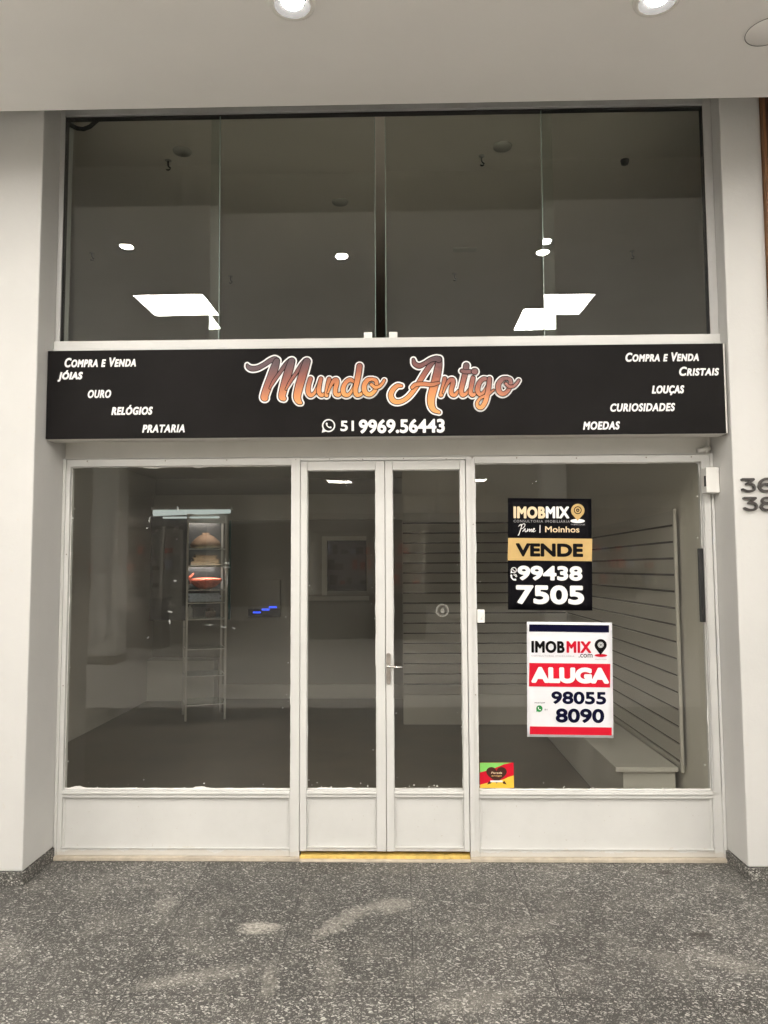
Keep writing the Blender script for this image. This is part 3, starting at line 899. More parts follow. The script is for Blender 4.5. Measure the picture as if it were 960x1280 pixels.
# bits of old tape and glue where a sheet was once stuck to the window
rnd = random.Random(5)
for (px, py, w, h, a) in ((187, 650, 1.4, 9, -.2), (184, 660, 4, 1.8, .2), (221, 674, 2.4, 1.6, .5), (219, 726, 5, 3, .2), (213, 765, 8, 2.4, -.2), (212, 777, 3.6, 8, 0.05),
                          (185, 797, 5, 1.6, .7), (222, 635, 2.6, 8, .3), (283, 704, 9, 1.0, 0.1), (283, 709, 12, 1.1, -.05), (284, 724, 1.1, 20, 0),
                          (262, 781, 14, 1.1, 0.05), (280, 784, 10, 1.4, -.1), (292, 785, 6, 1.5, -.5), (230, 784, 9, 0.9, 0)):
    cx, cz = P(px, py, -0.005); k = 0.0036
    pts = []
    for i in range(9):
        t = 2 * math.pi * i / 9; rr = rnd.uniform(0.65, 1.15)
        u, v = w / 2 * k * math.cos(t) * rr, h / 2 * k * math.sin(t) * rr
        pts.append((cx + u * math.cos(a) - v * math.sin(a), cz + u * math.sin(a) + v * math.cos(a)))
    MB().slab(pts, -0.0062, -0.0045).build('tape_residue', 'tape', wl)

# black rubber seal and conduit stub at the end of the right window
sealx = P(873, 730, 0.006)[0]
MB().box(1.664, 1.690, -0.020, -0.0045, 1.225, 1.615).build('dark_seal', 'blackplastic', wr, bevel=0.003)
cb = MB()
cx0, cz0 = P(876, 563, -0.03)
cb.tube([(cx0 - 0.022, -0.040, cz0 - 0.004), (cx0 + 0.01, -0.040, cz0), (cx0 + 0.030, -0.040, cz0 + 0.006), (cx0 + 0.046, -0.034, cz0 + 0.006)], 0.013, 12)
cb.lathe((cx0 + 0.028, -0.040, cz0 + 0.004), [(0.0001, -0.006), (0.018, -0.006), (0.018, 0.006), (0.0001, 0.006)], 16, 0, 'X')
cb.tube([(cx0 + 0.036, -0.037, cz0 + 0.006), (cx0 + 0.036, -0.037, 2.23)], 0.006, 8)
o = cb.build('conduit', 'header', origin=(cx0, -0.04, cz0))
tag(o, 'short grey conduit bend under the sign at the narrow pilaster corner', 'conduit')

# ================================================================== UPPER WINDOW
UY = -0.15
uw = thing('upper_window', 'wide upper glass screen of four overlapping frameless panes above the sign', 'window', (0, UY, 2.7))
f = MB()
f.box(XL + 0.001, XR - 0.001, UY - 0.035, UY + 0.03, 2.672, 2.728)            # white bottom track
f.box(XL + 0.001, XR - 0.001, UY - 0.045, UY - 0.0352, 2.660, 2.684)
f.box(-1.776, -1.754, UY - 0.02, UY + 0.03, 2.729, 4.27)
f.build('bottom_track', 'enamel', uw, bevel=0.003)
f = MB().box(-1.7535, -1.728, UY - 0.022, UY + 0.03, 2.729, 4.02).box(1.710, 1.7535, UY - 0.022, UY + 0.03, 2.729, 4.02)
f.build('side_channel', 'alu', uw, bevel=0.002)
f = MB().box(-1.7276, -1.723, UY - 0.016, UY + 0.02, 2.729, 3.978).box(1.7055, 1.7096, UY - 0.016, UY + 0.02, 2.729, 3.978)
f.box(-1.7226, 1.705, UY - 0.012, UY + 0.02, 3.972, 3.980)
f.build('gasket', 'gasket', uw)
MB().box(-1.7535, 1.7535, UY - 0.034, UY + 0.04, 4.022, 4.27).box(-1.7276, 1.7096, UY - 0.028, UY + 0.03, 3.981, 4.0215).build('top_track', 'aludark', uw, bevel=0.003)


def pane(x0, x1, y, tilt, yaw, label=None):
    cx = (x0 + x1) / 2; zc = 3.347
    mb = MB().box(x0, x1, y - 0.004, y + 0.004, 2.729, 3.971)
    mb.v = [(x - cx, yy - y, z - zc) for x, yy, z in mb.v]
    o = mb.build('glass_pane', 'glass_up')
    o.parent = uw; o.location = (cx, y - UY, zc - 2.7); o.rotation_euler = (tilt, 0, yaw)
    return o


TL = math.radians(1.15)
p1 = pane(-1.722, -0.882, UY - 0.006, TL, 0)
p2 = pane(-0.938, -0.045, UY + 0.022, 0.0, math.radians(-0.05))
p3 = pane(0.012, 0.914, UY + 0.022, 0.0, math.radians(0.05))
p4 = pane(0.850, 1.7045, UY - 0.006, TL, math.radians(0.02))
for px, po in ((460, p2), (491.5, p3)):
    x, z = P(px, 424, UY - 0.01)
    MB().box(x - 0.0225, x + 0.0225, UY - 0.006, UY + 0.006, 2.729, 2.768).build('lock_clip', 'plasticwhite', po, bevel=0.004)
# polished edges of the two sliding panes
for x, po in ((-0.0446, p2), (0.0116, p3), (-0.8815, p1), (0.8495, p4)):
    MB().box(x - 0.0012, x + 0.0012, UY - (0.011 if po in (p1, p4) else -0.017), UY - (0.002 if po in (p1, p4) else -0.0262), 2.730, 3.964).build('glass_edge', 'glassedge', po)

# loop of cable hanging behind the upper glass
cp = [P(*q, -0.09) for q in ((84, 146), (88, 151), (96, 155), (104, 156), (112, 153), (120, 146), (126, 140))]
o = MB().tube([(x, -0.085, z - 0.022) for x, z in cp], 0.012, 10).build('cable', 'blackplastic', origin=(cp[3][0], -0.09, cp[3][1]))
tag(o, 'black cable loop sagging behind the top corner of the upper glass', 'cable')

# ================================================================== SIGN BOARD
SY = -0.25
sg = thing('shop_sign', 'long black fascia sign reading Mundo Antigo in orange brush script', 'sign', (0, SY, 2.19))
sx0, sx1, sz0, sz1 = -1.752, 1.738, 2.1935, 2.6575
MB().box(sx0, sx1, SY, -0.1502, sz0, sz1).build('board', 'vinyl', sg, bevel=0.002)
MB().box(sx0 + 0.002, sx1 - 0.002, SY + 0.012, -0.152, sz0 - 0.004, sz0 - 0.0004).build('return_edge', 'signedge', sg)
MB().box(sx1 + 0.0005, sx1 + 0.008, SY + 0.002, -0.152, sz0, sz1).build('return_edge', 'signedge', sg)


def sign_text(s, px0, py0, px1, py1, **kw):
    """rectangle given by photo pixels on the sign face"""
    x0, z1 = P(px0, py0, SY); x1, z0 = P(px1, py1, SY)
    return text_into(MB(), s, x0, x1, z0, z1, SY - 0.0016, **kw).build('lettering', 'white', sg)


CT = dict(offset=0.034, shear=0.22, smallcaps=True, spacing=1.13)
CU = dict(offset=0.034, shear=0.22, spacing=1.13)
for s, x0, y0, x1, y1, kw in (
        ('Compra e Venda', 81, 447.5, 170, 458.5, CT), ('JÓIAS', 72.5, 463, 103.5, 477, CU), ('OURO', 110, 487.5, 139, 497.5, CU),
        ('RELÓGIOS', 139.5, 506.5, 191, 518.5, CU), ('PRATARIA', 178, 531, 231, 540.5, CU),
        ('Compra e Venda', 781.5, 441, 873.5, 451.5, CT), ('Cristais', 848.5, 458.5, 899, 469.5, CT), ('LOUÇAS', 814.5, 482, 855.5, 494, CU),
        ('CURIOSIDADES', 762.5, 504.5, 844, 514, CU), ('MOEDAS', 728.5, 527, 775, 537, CU)):
    sign_text(s, x0, y0, x1, y1, **kw)
sign_text('51', 425.5, 526, 442.5, 539, offset=0.028)
sign_text('9969.56443', 448.5, 524.5, 556, 541, offset=0.034)

# phone badge: ring with a tail and a handset
ax, az = P(410.5, 532.5, SY)
wa = Art(sg, 410.5, 532.5, 0.00411, 0.00411)
wa.p = sg
def at_sign(art):
    w = world_loc(sg)
    art.bx, art.bz = ax - w.x, az - w.z
    om = art.m
    art.m = lambda cx, cy: (om(cx, cy)[0] + art.bx, om(cx, cy)[1] + art.bz)
at_sign(wa)
wa.ring(410.8, 532, 6.6, 8.3, 'white', 4)
wa.poly([(402.3, 541), (403.6, 534.8), (408.2, 539.4)], 'white', 5, 'logo')
wa.phone(410.8, 532, 7.0, 'white', 4)

# the big brush lettering, stroke by stroke: white outline, black line, gradient fill
KA = (290, 435); KB = (470, 435); KS = 190 / 960


def cv(pts, org):
    out = []
    for x, y, r in pts:
        X, Z = P(org[0] + x * KS, org[1] + y * KS, SY); out.append((X, Z, r * KS * 0.00411))
    return out


MU = [
    [(96, 106, 5), (104, 121, 12), (128, 131, 15), (165, 126, 14), (205, 105, 13), (240, 82, 14), (268, 72, 16), (283, 80, 18)],
    [(283, 84, 18), (268, 130, 24), (245, 195, 25), (222, 255, 24), (205, 308, 22), (210, 318, 18)],
    [(240, 255, 5), (262, 215, 9), (300, 160, 10), (340, 105, 12), (370, 80, 14)],
    [(378, 84, 20), (362, 135, 24), (342, 200, 24), (325, 265, 23), (316, 308, 20), (328, 320, 15)],
    [(342, 262, 5), (368, 215, 9), (405, 160, 10), (440, 108, 12), (465, 82, 14)],
    [(474, 86, 21), (458, 135, 24), (438, 200, 25), (420, 265, 24), (412, 310, 22), (422, 338, 17), (436, 348, 9)],
    [(496, 196, 13), (484, 240, 13), (482, 280, 14), (498, 300, 13), (522, 284, 9), (542, 240, 7), (556, 205, 9)],
    [(562, 196, 12), (552, 240, 13), (550, 280, 13), (566, 300, 12), (588, 288, 8), (604, 262, 6)],
    [(614, 198, 12), (606, 240, 13), (598, 292, 13), (598, 300, 13)],
    [(606, 285, 5), (622, 245, 8), (642, 210, 12), (660, 204, 14), (662, 225, 14), (654, 262, 13), (656, 292, 13), (676, 298, 11), (700, 275, 6)],
    [(770, 215, 9), (745, 203, 13), (718, 222, 13), (702, 262, 14), (710, 294, 14), (736, 298, 11), (760, 268, 8), (778, 225, 7)],
    [(806, 116, 17), (800, 160, 17), (790, 215, 16), (780, 265, 14), (788, 298, 13), (812, 296, 10), (832, 272, 6)],
    [(886, 198, 10), (856, 206, 14), (836, 240, 15), (842, 282, 15), (870, 296, 13), (900, 275, 12), (914, 238, 12), (908, 208, 12), (888, 200, 10)],
    [(880, 232, 9), (902, 250, 10), (930, 246, 9), (950, 226, 9), (962, 206, 8)],
]
AN = [
    [(160, 240, 9), (134, 240, 13), (106, 266, 15), (94, 300, 16), (108, 332, 16), (140, 342, 14), (180, 328, 13), (218, 295, 13), (258, 240, 14), (300, 172, 15), (338, 115, 15), (360, 86, 13)],
    [(398, 72, 18), (394, 120, 22), (380, 190, 24), (362, 258, 24), (348, 315, 23), (350, 362, 20), (366, 392, 15), (398, 407, 9)],
    [(236, 74, 8), (244, 100, 13), (272, 114, 15), (306, 100, 13), (345, 76, 13), (380, 68, 16), (396, 74, 18)],
    [(228, 250, 10), (250, 232, 12), (300, 228, 12), (350, 232, 12), (396, 222, 8)],
    [(434, 194, 12), (426, 240, 13), (414, 285, 13), (410, 298, 13)],
    [(424, 285, 5), (442, 240, 8), (464, 206, 12), (482, 202, 14), (486, 222, 14), (476, 262, 13), (478, 292, 13), (498, 298, 11), (522, 268, 6)],
    [(570, 112, 17), (562, 165, 16), (548, 220, 15), (538, 268, 14), (546, 298, 13), (568, 290, 9), (590, 258, 6)],
    [(542, 146, 11), (565, 152, 12), (592, 150, 12)],
    [(612, 190, 13), (602, 240, 13), (596, 278, 13), (608, 300, 12), (630, 286, 8), (645, 262, 6)],
    [(621, 150, 19), (623, 150, 19)],
    [(706, 200, 10), (676, 198, 13), (650, 226, 14), (640, 268, 14), (656, 296, 12), (680, 280, 9), (704, 240, 8), (716, 212, 9)],
    [(716, 196, 13), (712, 240, 14), (702, 295, 14), (688, 345, 14), (666, 376, 13), (644, 372, 11), (638, 346, 9), (660, 318, 8), (702, 298, 8), (742, 268, 6)],
    [(826, 192, 10), (796, 200, 14), (772, 232, 15), (776, 276, 15), (802, 292, 13), (832, 272, 12), (848, 232, 12), (846, 204, 12), (828, 194, 10)],
    [(818, 226, 9), (838, 246, 10), (866, 244, 9), (886, 226, 9), (900, 206, 8)],
]
sw = world_loc(sg)
for word, org in ((MU, KA), (AN, KB)):
    st = [[tuple(q) for q in catmull(cv(s, org), 8)] for s in word]
    V, F = stroke_shape(st, 0.0110, 0.0022)
    MB().add([(x, SY - 0.0016, z) for x, z in V], F).build('lettering_outline', 'white', sg)
    for i, s in enumerate(st):
        V, F = stroke_shape([s], 0.0036, 0.0022)
        MB().add([(x, SY - 0.0022 - 0.0005 * i, z) for x, z in V], F).build('lettering_keyline', 'black', sg)
        V, F = stroke_shape([s], -0.0002, 0.0020)
        MB().add([(x, SY - 0.00245 - 0.0005 * i, z) for x, z in V], F).build('lettering', 'gradient', sg)

# ================================================================== POSTERS ON THE WINDOW
def poster(name, label, corner, w, h, rot, mat):
    o = thing(name, label, 'poster', corner)
    # a slightly wavy sheet
    nx, nz = 12, 16; mb = MB(); V = []
    for j in range(nz + 1):
        for i in range(nx + 1):
            u, v = i / nx, j / nz
            V.append((corner[0] + w * u, corner[1] + 0.0006 * math.sin(5 * u + 3 * v) + 0.0006 * math.cos(9 * v), corner[2] + h * v))
    mb.add(V, [(j * (nx + 1) + i, j * (nx + 1) + i + 1, (j + 1) * (nx + 1) + i + 1, (j + 1) * (nx + 1) + i) for j in range(nz) for i in range(nx)], 0, True)
    sheet = mb.build('sheet', mat, o)
    so = sheet.modifiers.new('thickness', 'SOLIDIFY'); so.thickness = 0.0008; so.offset = -1
    o.rotation_euler = (0, rot, 0)
    return o


PY = -0.0105
# black and gold one
c = P(635, 762, PY); c2 = P(739, 761, PY); ct = P(630, 623, PY)
p1w, p1h = 0.447, 0.597
bp_ = poster('sale_poster', 'black and gold VENDE poster stuck on the window above the white one', (c[0] + 0.000, PY, c[2 - 1]), p1w, p1h, math.radians(-1.1) * 0 + 0.0155, 'blackfilm')
A = Art(bp_, 105, 1116, p1w / 771, p1h / 1020, y=-0.0022)
om = A.m
A.m = lambda cx, cy: om(cx + (1116 - cy) * 0.0215, cy)
A.rect(92, 463, 866, 668, 'gold', 1)
A.text('IMOB', 138, 172, 430, 283, 'paleGold', 2, offset=0.042, spacing=1.08)
A.text('MIX', 436, 170, 650, 279, 'white', 2, offset=0.042, spacing=1.08)
A.text('CONSULTORIA IMOBILIÁRIA', 140, 291, 656, 319, 'grey', 2, spacing=1.25)
A.text('Moinhos', 432, 353, 746, 408, 'paleGold', 2, offset=0.016)
A.rect(380, 342, 388, 414, 'white', 2, 'printed_rule')
A.strokes([[(186, 356, 2), (205, 338, 3), (216, 345, 3), (205, 385, 3), (190, 432, 4), (183, 436, 3)],
           [(205, 352, 2), (232, 332, 3), (246, 342, 3), (232, 368, 3), (205, 382, 2)],
           [(226, 402, 3), (240, 384, 3), (248, 376, 3), (246, 396, 3), (256, 406, 3), (268, 388, 2), (272, 378, 3), (270, 402, 3), (276, 392, 2), (288, 380, 3), (290, 404, 3), (300, 384, 3), (308, 382, 3), (308, 404, 3), (318, 398, 2), (334, 378, 3), (326, 374, 3), (318, 390, 3), (326, 405, 3), (346, 394, 2)]],
          'white', 2, res=0.0016)
A.pin(729, 206, 62, 300, 'gold', 3)
A.ellipse(729, 302, 66, 19, 'white', 2)
A.ring(729, 203, 28, 36, 'black', 4); A.ring(729, 203, 6, 16, 'black', 4)
A.text('IMOBMIX.COM.BR', 668, 328, 798, 341, 'grey', 2)
A.text('VENDE', 166, 510, 782, 632, 'black', 3, offset=0.05, spacing=1.0)
A.text('99438', 186, 715, 778, 848, 'white', 2, offset=0.044, spacing=1.0)
A.text('7505', 176, 890, 796, 1064, 'white', 2, offset=0.044, spacing=1.0)
A.ring(150, 757, 21, 27, 'white', 2); A.phone(150, 757, 25, 'white', 2); A.poly([(120, 787), (124, 765), (138, 780)], 'white', 3, 'logo')
A.strokes([[(128, 806, 9), (132, 826, 6), (148, 842, 6), (166, 844, 9)], [(150, 800, 3), (164, 806, 3), (172, 818, 3)], [(158, 792, 2.5), (174, 800, 2.5), (180, 816, 2.5)]], 'white', 2, 'logo', res=0.0012)

# white and red one
c = P(659, 921, PY)
p2w, p2h = 0.451, 0.602
wp_ = poster('rental_poster', 'white poster with red bands reading ALUGA on the window below the black one', (c[0], PY, c[1]), p2w, p2h, 0.0145, 'whitefilm')
B = Art(wp_, 131, 1037, p2w / 735, p2h / 988, y=-0.0022)
om2 = B.m
B.m = lambda cx, cy: om2(cx + (1037 - cy) * 0.0222, cy)
B.rect(130, 72, 818, 135, 'navy', 1)
B.rect(137, 405, 832, 607, 'red', 1)
B.rect(152, 947, 850, 1014, 'red', 1)
B.text('IMOB', 153, 213, 437, 318, 'black', 2, offset=0.042, spacing=1.08)
B.text('MIX', 455, 213, 665, 314, 'red', 2, offset=0.042, spacing=1.08)
B.text('CONSULTORIA IMOBILIÁRIA', 154, 333, 522, 349, 'grey', 2, spacing=1.2)
B.text('.com', 560, 322, 678, 353, 'black', 2, offset=0.01)
B.pin(747, 244, 52, 330, 'black', 3)
B.ellipse(750, 333, 54, 13, 'red', 2)
B.ellipse(747, 242, 25, 25, 'white', 4); B.ring(747, 242, 17, 21, 'black', 5); B.ring(747, 242, 4, 10, 'black', 5)
B.text('IMOBMIX.COM.BR', 700, 362, 800, 372, 'grey', 2)
B.text('ALUGA', 158, 438, 818, 576, 'white', 3, offset=0.062, spacing=1.02)
B.text('98055', 332, 645, 798, 754, 'navy', 2, offset=0.038)
B.text('8090', 372, 790, 784, 912, 'navy', 2, offset=0.038)
B.text('WHATSAPP', 186, 740, 278, 751, 'black', 2, offset=0.01)
B.text('51', 274, 796, 297, 809, 'black', 2, offset=0.01)
B.ellipse(230, 795, 27, 28, 'phonegreen', 2); B.phone(230, 795, 25, 'white', 3)
B.poly([(204, 822), (206, 802), (222, 818)], 'phonegreen', 3, 'logo')

# heart sticker in the lower corner of the window
cs = P(600, 985, PY)
hk = thing('heart_sticker', 'small green, red and yellow sticker with a brown heart in the window corner', 'sticker', (cs[0], PY, cs[1]))
hw, hh = 0.178, 0.131
MB().box(cs[0], cs[0] + hw, PY, PY + 0.0008, cs[1], cs[1] + hh).build('sheet', 'red', hk)
H = Art(hk, 160, 712, hw / 675, hh / 507, y=-0.0006)
H.poly([(162, 207), (790, 207), (640, 240), (560, 275), (440, 320), (300, 365), (162, 402)], 'green', 1)
H.poly([(162, 645), (300, 610), (470, 580), (640, 535), (720, 495), (834, 460), (834, 710), (162, 710)], 'yellow', 1)
heart = []
for i in range(48):
    a = 2 * math.pi * i / 48
    heart.append((492 + 12.8 * 16 * math.sin(a) ** 3, 432 - 11.6 * (13 * math.cos(a) - 5 * math.cos(2 * a) - 2 * math.cos(3 * a) - math.cos(4 * a))))
H.poly(heart, 'brown', 2, 'heart')
H.poly([(300, 640), (340, 575), (400, 590), (370, 625)], 'brown', 2, 'ribbon'); H.poly([(610, 590), (650, 570), (690, 640), (620, 625)], 'brown', 2, 'ribbon')
H.text('Parada', 385, 388, 602, 428, 'paleGold', 3, shear=0.2, offset=0.01)
H.text('antiga', 388, 448, 592, 492, 'gold', 3, shear=0.2, offset=0.01)
H.rect(366, 560, 608, 594, 'white', 3)

# faint ring decal on the door glass
rc = P(553, 763, -0.0055)
rg = thing('ring_decal', 'faint grey ring sticker with a droplet on the door glass', 'sticker', (rc[0], -0.0052, rc[1]))
G = Art(rg, 0, 0, 0.001, 0.001, y=0.0)
G.ring(0, 0, 29, 35, 'ringprint', 1, 'ring'); G.ring(0, 0, 24, 26, 'ringprint', 1, 'ring')
G.poly([(0, -17), (11, 2), (8, 13), (0, 17), (-8, 13), (-11, 2)], 'ringprint', 1, 'droplet')

# ================================================================== SMALL FITTINGS
x, z = P(881.5, 584, -0.10)[0], P(890, 584, -0.10)[1]
x1, z1 = P(899, 616, -0.10)
jb = thing('junction_box', 'white plastic junction box at the top of the window next to the narrow pilaster', 'junction box', ((x + x1) / 2, -0.08, z1))
MB().box(x, x1, -0.11, -0.038, z1, z).build('cover', 'plasticwhite', jb, bevel=0.004, seg=3)
MB().box(x - 0.0036, x - 0.0002, -0.104, -0.088, z1 + 0.035, z1 + 0.090).build('slot', 'blackplastic', jb)
MB().box(x + 0.012, x1 - 0.02, -0.037, -0.034, 0.35, z).build('cable_cover', 'enamel', jb)

xc, zc = P(601, 770, -0.02)
dc = thing('door_contact', 'small white plastic alarm contact on the frame beside the glass', 'alarm contact', (xc, -0.03, zc))
MB().box(xc - 0.021, xc + 0.019, -0.044, -0.0325 + 0.02, zc - 0.035, zc + 0.035).build('housing', 'plasticwhite', dc, bevel=0.004, seg=3)
MB().box(xc - 0.006, xc + 0.010, -0.047, -0.0442, zc - 0.016, zc + 0.022).build('cap', 'plasticwhite', dc, bevel=0.001)

# raised house numbers, the ends of both run on round past the picture
DIG = {'3': [[(0.06, 0.97, .085), (0.84, 0.97, .085)], [(0.84, 0.97, .085), (0.42, 0.60, .085)],
              [(0.36, 0.60, .085), (0.60, 0.60, .085), (0.82, 0.50, .085), (0.90, 0.31, .085), (0.82, 0.12, .085), (0.60, 0.03, .085), (0.32, 0.04, .085), (0.06, 0.16, .085)]],
       '6': [[(0.78, 0.99, .085), (0.48, 0.98, .085), (0.20, 0.78, .085), (0.09, 0.45, .085), (0.14, 0.18, .085), (0.32, 0.04, .085), (0.54, 0.01, .085), (0.78, 0.08, .085), (0.90, 0.29, .085),
              (0.82, 0.49, .085), (0.60, 0.58, .085), (0.36, 0.54, .085), (0.18, 0.38, .085)]],
       '8': [[(0.49, 0.55, .085), (0.24, 0.63, .085), (0.16, 0.77, .085), (0.26, 0.93, .085), (0.49, 0.98, .085), (0.72, 0.93, .085), (0.82, 0.77, .085), (0.74, 0.63, .085), (0.49, 0.55, .085)],
             [(0.49, 0.55, .085), (0.20, 0.46, .085), (0.08, 0.27, .085), (0.20, 0.08, .085), (0.49, 0.01, .085), (0.78, 0.08, .085), (0.90, 0.27, .085), (0.78, 0.46, .085), (0.49, 0.55, .085)]]}
for s, px0, py0, px1, py1, lab in (('36', 927, 597.5, 945.5, 615.5, 'upper raised black house number 36 on the narrow pilaster'), ('38', 929.5, 621, 948, 639, 'lower raised black house number 38 on the narrow pilaster')):
    x0, z1 = P(px0, py0, FR - 0.012); x1, z0 = P(px1, py1, FR - 0.012)
    w, h = x1 - x0, z1 - z0
    st = []
    for i, ch in enumerate(s):
        for ln in DIG[ch]:
            pts = catmull(ln, 7) if len(ln) > 2 else [np.array(q) for q in ln]
            st.append([(x0 + w * (q[0] + i * 1.16), z0 + h * (0.07 + 0.86 * q[1]), q[2] * h) for q in pts])
    V, F = stroke_shape(st, 0.0, 0.0018)
    mb = MB(); k = len(V)
    mb.add([(x, FR - 0.014, z) for x, z in V], F)
    ec = {}
    for f in F:
        for i in range(len(f)): ec[(f[i], f[(i + 1) % len(f)])] = 1
    mb.add([(x, FR - 0.014, z) for x, z in V] + [(x, FR - 0.001, z) for x, z in V], [(e[1], e[0], e[0] + k, e[1] + k) for e in ec if (e[1], e[0]) not in ec])
    tag(mb.build('house_number', 'numeral', origin=((x0 + x1) / 2, FR, z0)), lab, 'house number', 'raised house numbers')

# ================================================================== CEILING LAMPS
def make_panel(x, y, label):
    o = thing('ceiling_panel_light', label, 'ceiling light', (x, y, ZC), 'square ceiling light panels')
    h = 0.29
    fr_ = MB()
    for q in ((-h - .012, h + .012, -h - .012, -h), (-h - .012, h + .012, h, h + .012), (-h - .012, -h, -h + .0003, h - .0003), (h, h + .012, -h + .0003, h - .0003)):
        fr_.box(x + q[0], x + q[1], y + q[2], y + q[3], ZC - 0.014, ZC - 0.0005)
    fr_.build('frame', 'plasticwhite', o)
    MB().box(x - h + .001, x + h - .001, y - h + .001, y + h - .001, ZC - 0.010, ZC - 0.002).build('diffuser', 'diffuser', o)
    return o


pa = make_panel(-1.83, -2.62, 'square ceiling light panel mirrored in the upper glass over the broad pilaster side')
others = [(1.42, -2.74, 'square ceiling light panel mirrored in the upper glass over the narrow pilaster side')]
for y in (-4.5, -6.4, -8.3):  # unseen panel rows added to light the shopfront more evenly
    for x in (-7.9, -5.1, -1.83, 1.42, 4.7, 7.5):
        others.append((x, y, 'added unseen square ceiling light panel further back in the arcade ceiling'))
others += [(-5.1, -2.7, 'added unseen square ceiling light panel beyond the broad pilaster'), (4.7, -2.7, 'added unseen square ceiling light panel over the timber cladding'), (7.5, -2.7, 'added unseen outermost ceiling light panel over the timber cladding'), (-7.9, -2.7, 'added unseen outermost ceiling light panel beyond the broad pilaster'),  # near-row panels added out of view to brighten the reveals
           (-1.45, -15.0, 'far square ceiling light panel mirrored in the door glass'), (1.92, -14.9, 'far square ceiling light panel mirrored beside the door frame'),
           (3.75, -14.9, 'far square ceiling light panel mirrored above the black poster')]
for x, y, lab in others:
    c = copy_tree(pa); c.location = (x, y, ZC); c['label'] = lab


def make_spot(x, y, label):
    o = thing('ceiling_spotlight', label, 'spotlight', (x, y, ZC), 'round recessed spotlights in the ceiling')
    MB().lathe((x, y, ZC), [(0.090, -0.0005), (0.090, -0.006), (0.087, -0.013), (0.080, -0.0155), (0.0705, -0.0145)], 40).build('trim_ring', 'plasticwhite', o)
    MB().lathe((x, y, ZC), [(0.0704, -0.0145), (0.064, -0.010), (0.050, -0.003), (0.042, -0.001)], 40).build('reflector', 'reflector', o)
    MB().lathe((x, y, ZC), [(0.0001, -0.0095), (0.02, -0.009), (0.036, -0.006), (0.041, -0.0012)], 32).build('lamp', 'led', o)
    return o


sp = make_spot(-0.322, -1.34, 'round recessed spotlight in the ceiling directly over the double door')
spots = [(1.083, -1.32, 'round recessed spotlight in the ceiling on the side of the house numbers'), (-1.80, -1.30, 'round recessed spotlight over the broad pilaster, seen mirrored in the upper glass'),
         (-1.35, -15.9, 'far spotlight mirrored in the door glass'), (2.5, -15.7, 'far spotlight mirrored in the window beside the door'), (3.45, -15.6, 'far spotlight mirrored above the black poster')]
for x in (-6.0, -4.6, -3.15, 2.5, 3.9, 5.3):  # unseen spots added along the facade to light the reveals from the side
    spots.append((x, -1.28, 'added unseen round spotlight over the neighbouring shopfront'))
for x, y, lab in spots:
    c = copy_tree(sp); c.location = (x, y, ZC); c['label'] = lab

# round cut-out cover in the ceiling
hc = thing('ceiling_cover', 'round flush cover plate in the ceiling beyond the spotlight', 'cover plate', (1.60, -1.12, ZC))
MB().lathe((1.60, -1.12, ZC), [(0.0001, -0.0022), (0.083, -0.0022), (0.085, -0.0004)], 40).build('plate', 'ceiling', hc)
MB().lathe((1.60, -1.12, ZC), [(0.0855, -0.0003), (0.0862, -0.0016), (0.0872, -0.0016), (0.0878, -0.0003)], 40).build('rim', 'gasket', hc)

# ================================================================== UPPER ROOM: hooks and blank plates on the ceiling
def hook(x, y, label):
    o = thing('ceiling_hook', label, 'hook', (x, y, 4.15), 'lamp hooks on the upper room ceiling')
    mb = MB().tube([(x, y, 4.149), (x, y, 4.115), (x + 0.006, y, 4.105), (x + 0.016, y, 4.098), (x + 0.012, y, 4.088), (x, y, 4.084), (x - 0.010, y, 4.090)], 0.0045, 8)
    mb.build('hook', 'blackplastic', o)
    MB().lathe((x, y, 4.1495), [(0.0001, -0.006), (0.018, -0.005), (0.022, -0.0005)], 16).build('rose', 'mezzdark', o)
    return o


h0 = hook(-1.403, 0.60, 'ceiling hook beside the blank plate near the cable loop')
for x, y, lab in ((0.616, 0.61, 'ceiling hook beside the blank plate right of the pane gap'), (-2.474, 2.02, 'ceiling hook in the upper room beyond the mirrored left spotlight'),
                  (-1.438, 2.57, 'ceiling hook in the upper room above the mirrored left light panel'), (0.577, 2.58, 'deep ceiling hook in the upper room between pane gap and right panel'),
                  (2.028, 2.14, 'ceiling hook in the upper room nearest the narrow pilaster')):
    c = copy_tree(h0); c.location = (x, y, 4.15); c['label'] = lab
d0 = MB().lathe((0, 0, 0), [(0.0001, -0.012), (0.055, -0.011), (0.06, -0.0006)], 32).build('blank_plate', 'mezzdark', origin=(0, 0, 0))
tag(d0, 'round blank plate on the upper room ceiling near the cable loop', 'blank plate', 'blank plates on the upper room ceiling'); d0.location = (-1.28, 0.49, 4.15)
for x, y, lab in ((0.735, 0.50, 'round blank plate on the upper room ceiling right of the pane gap'), (-0.34, 1.195, 'round blank plate on the upper room ceiling left of the pane gap')):
    c = d0.copy(); COL.objects.link(c); c.location = (x, y, 4.15); c['label'] = lab
o = MB().lathe((1.55, 0.69, 4.1495), [(0.0001, -0.03), (0.022, -0.028), (0.026, -0.012), (0.028, -0.0005)], 20).build('ceiling_stub', 'blackplastic', origin=(1.55, 0.69, 4.15))
tag(o, 'small black stub on the upper room ceiling near the narrow pilaster', 'ceiling stub')
o = MB().box(0.53, 0.72, 2.02, 2.10, 4.143, 4.1495).build('vent_plate', 'shopwall', origin=(0.62, 2.06, 4.15))
tag(o, 'pale oblong plate on the upper room ceiling right of the pane gap', 'vent plate')

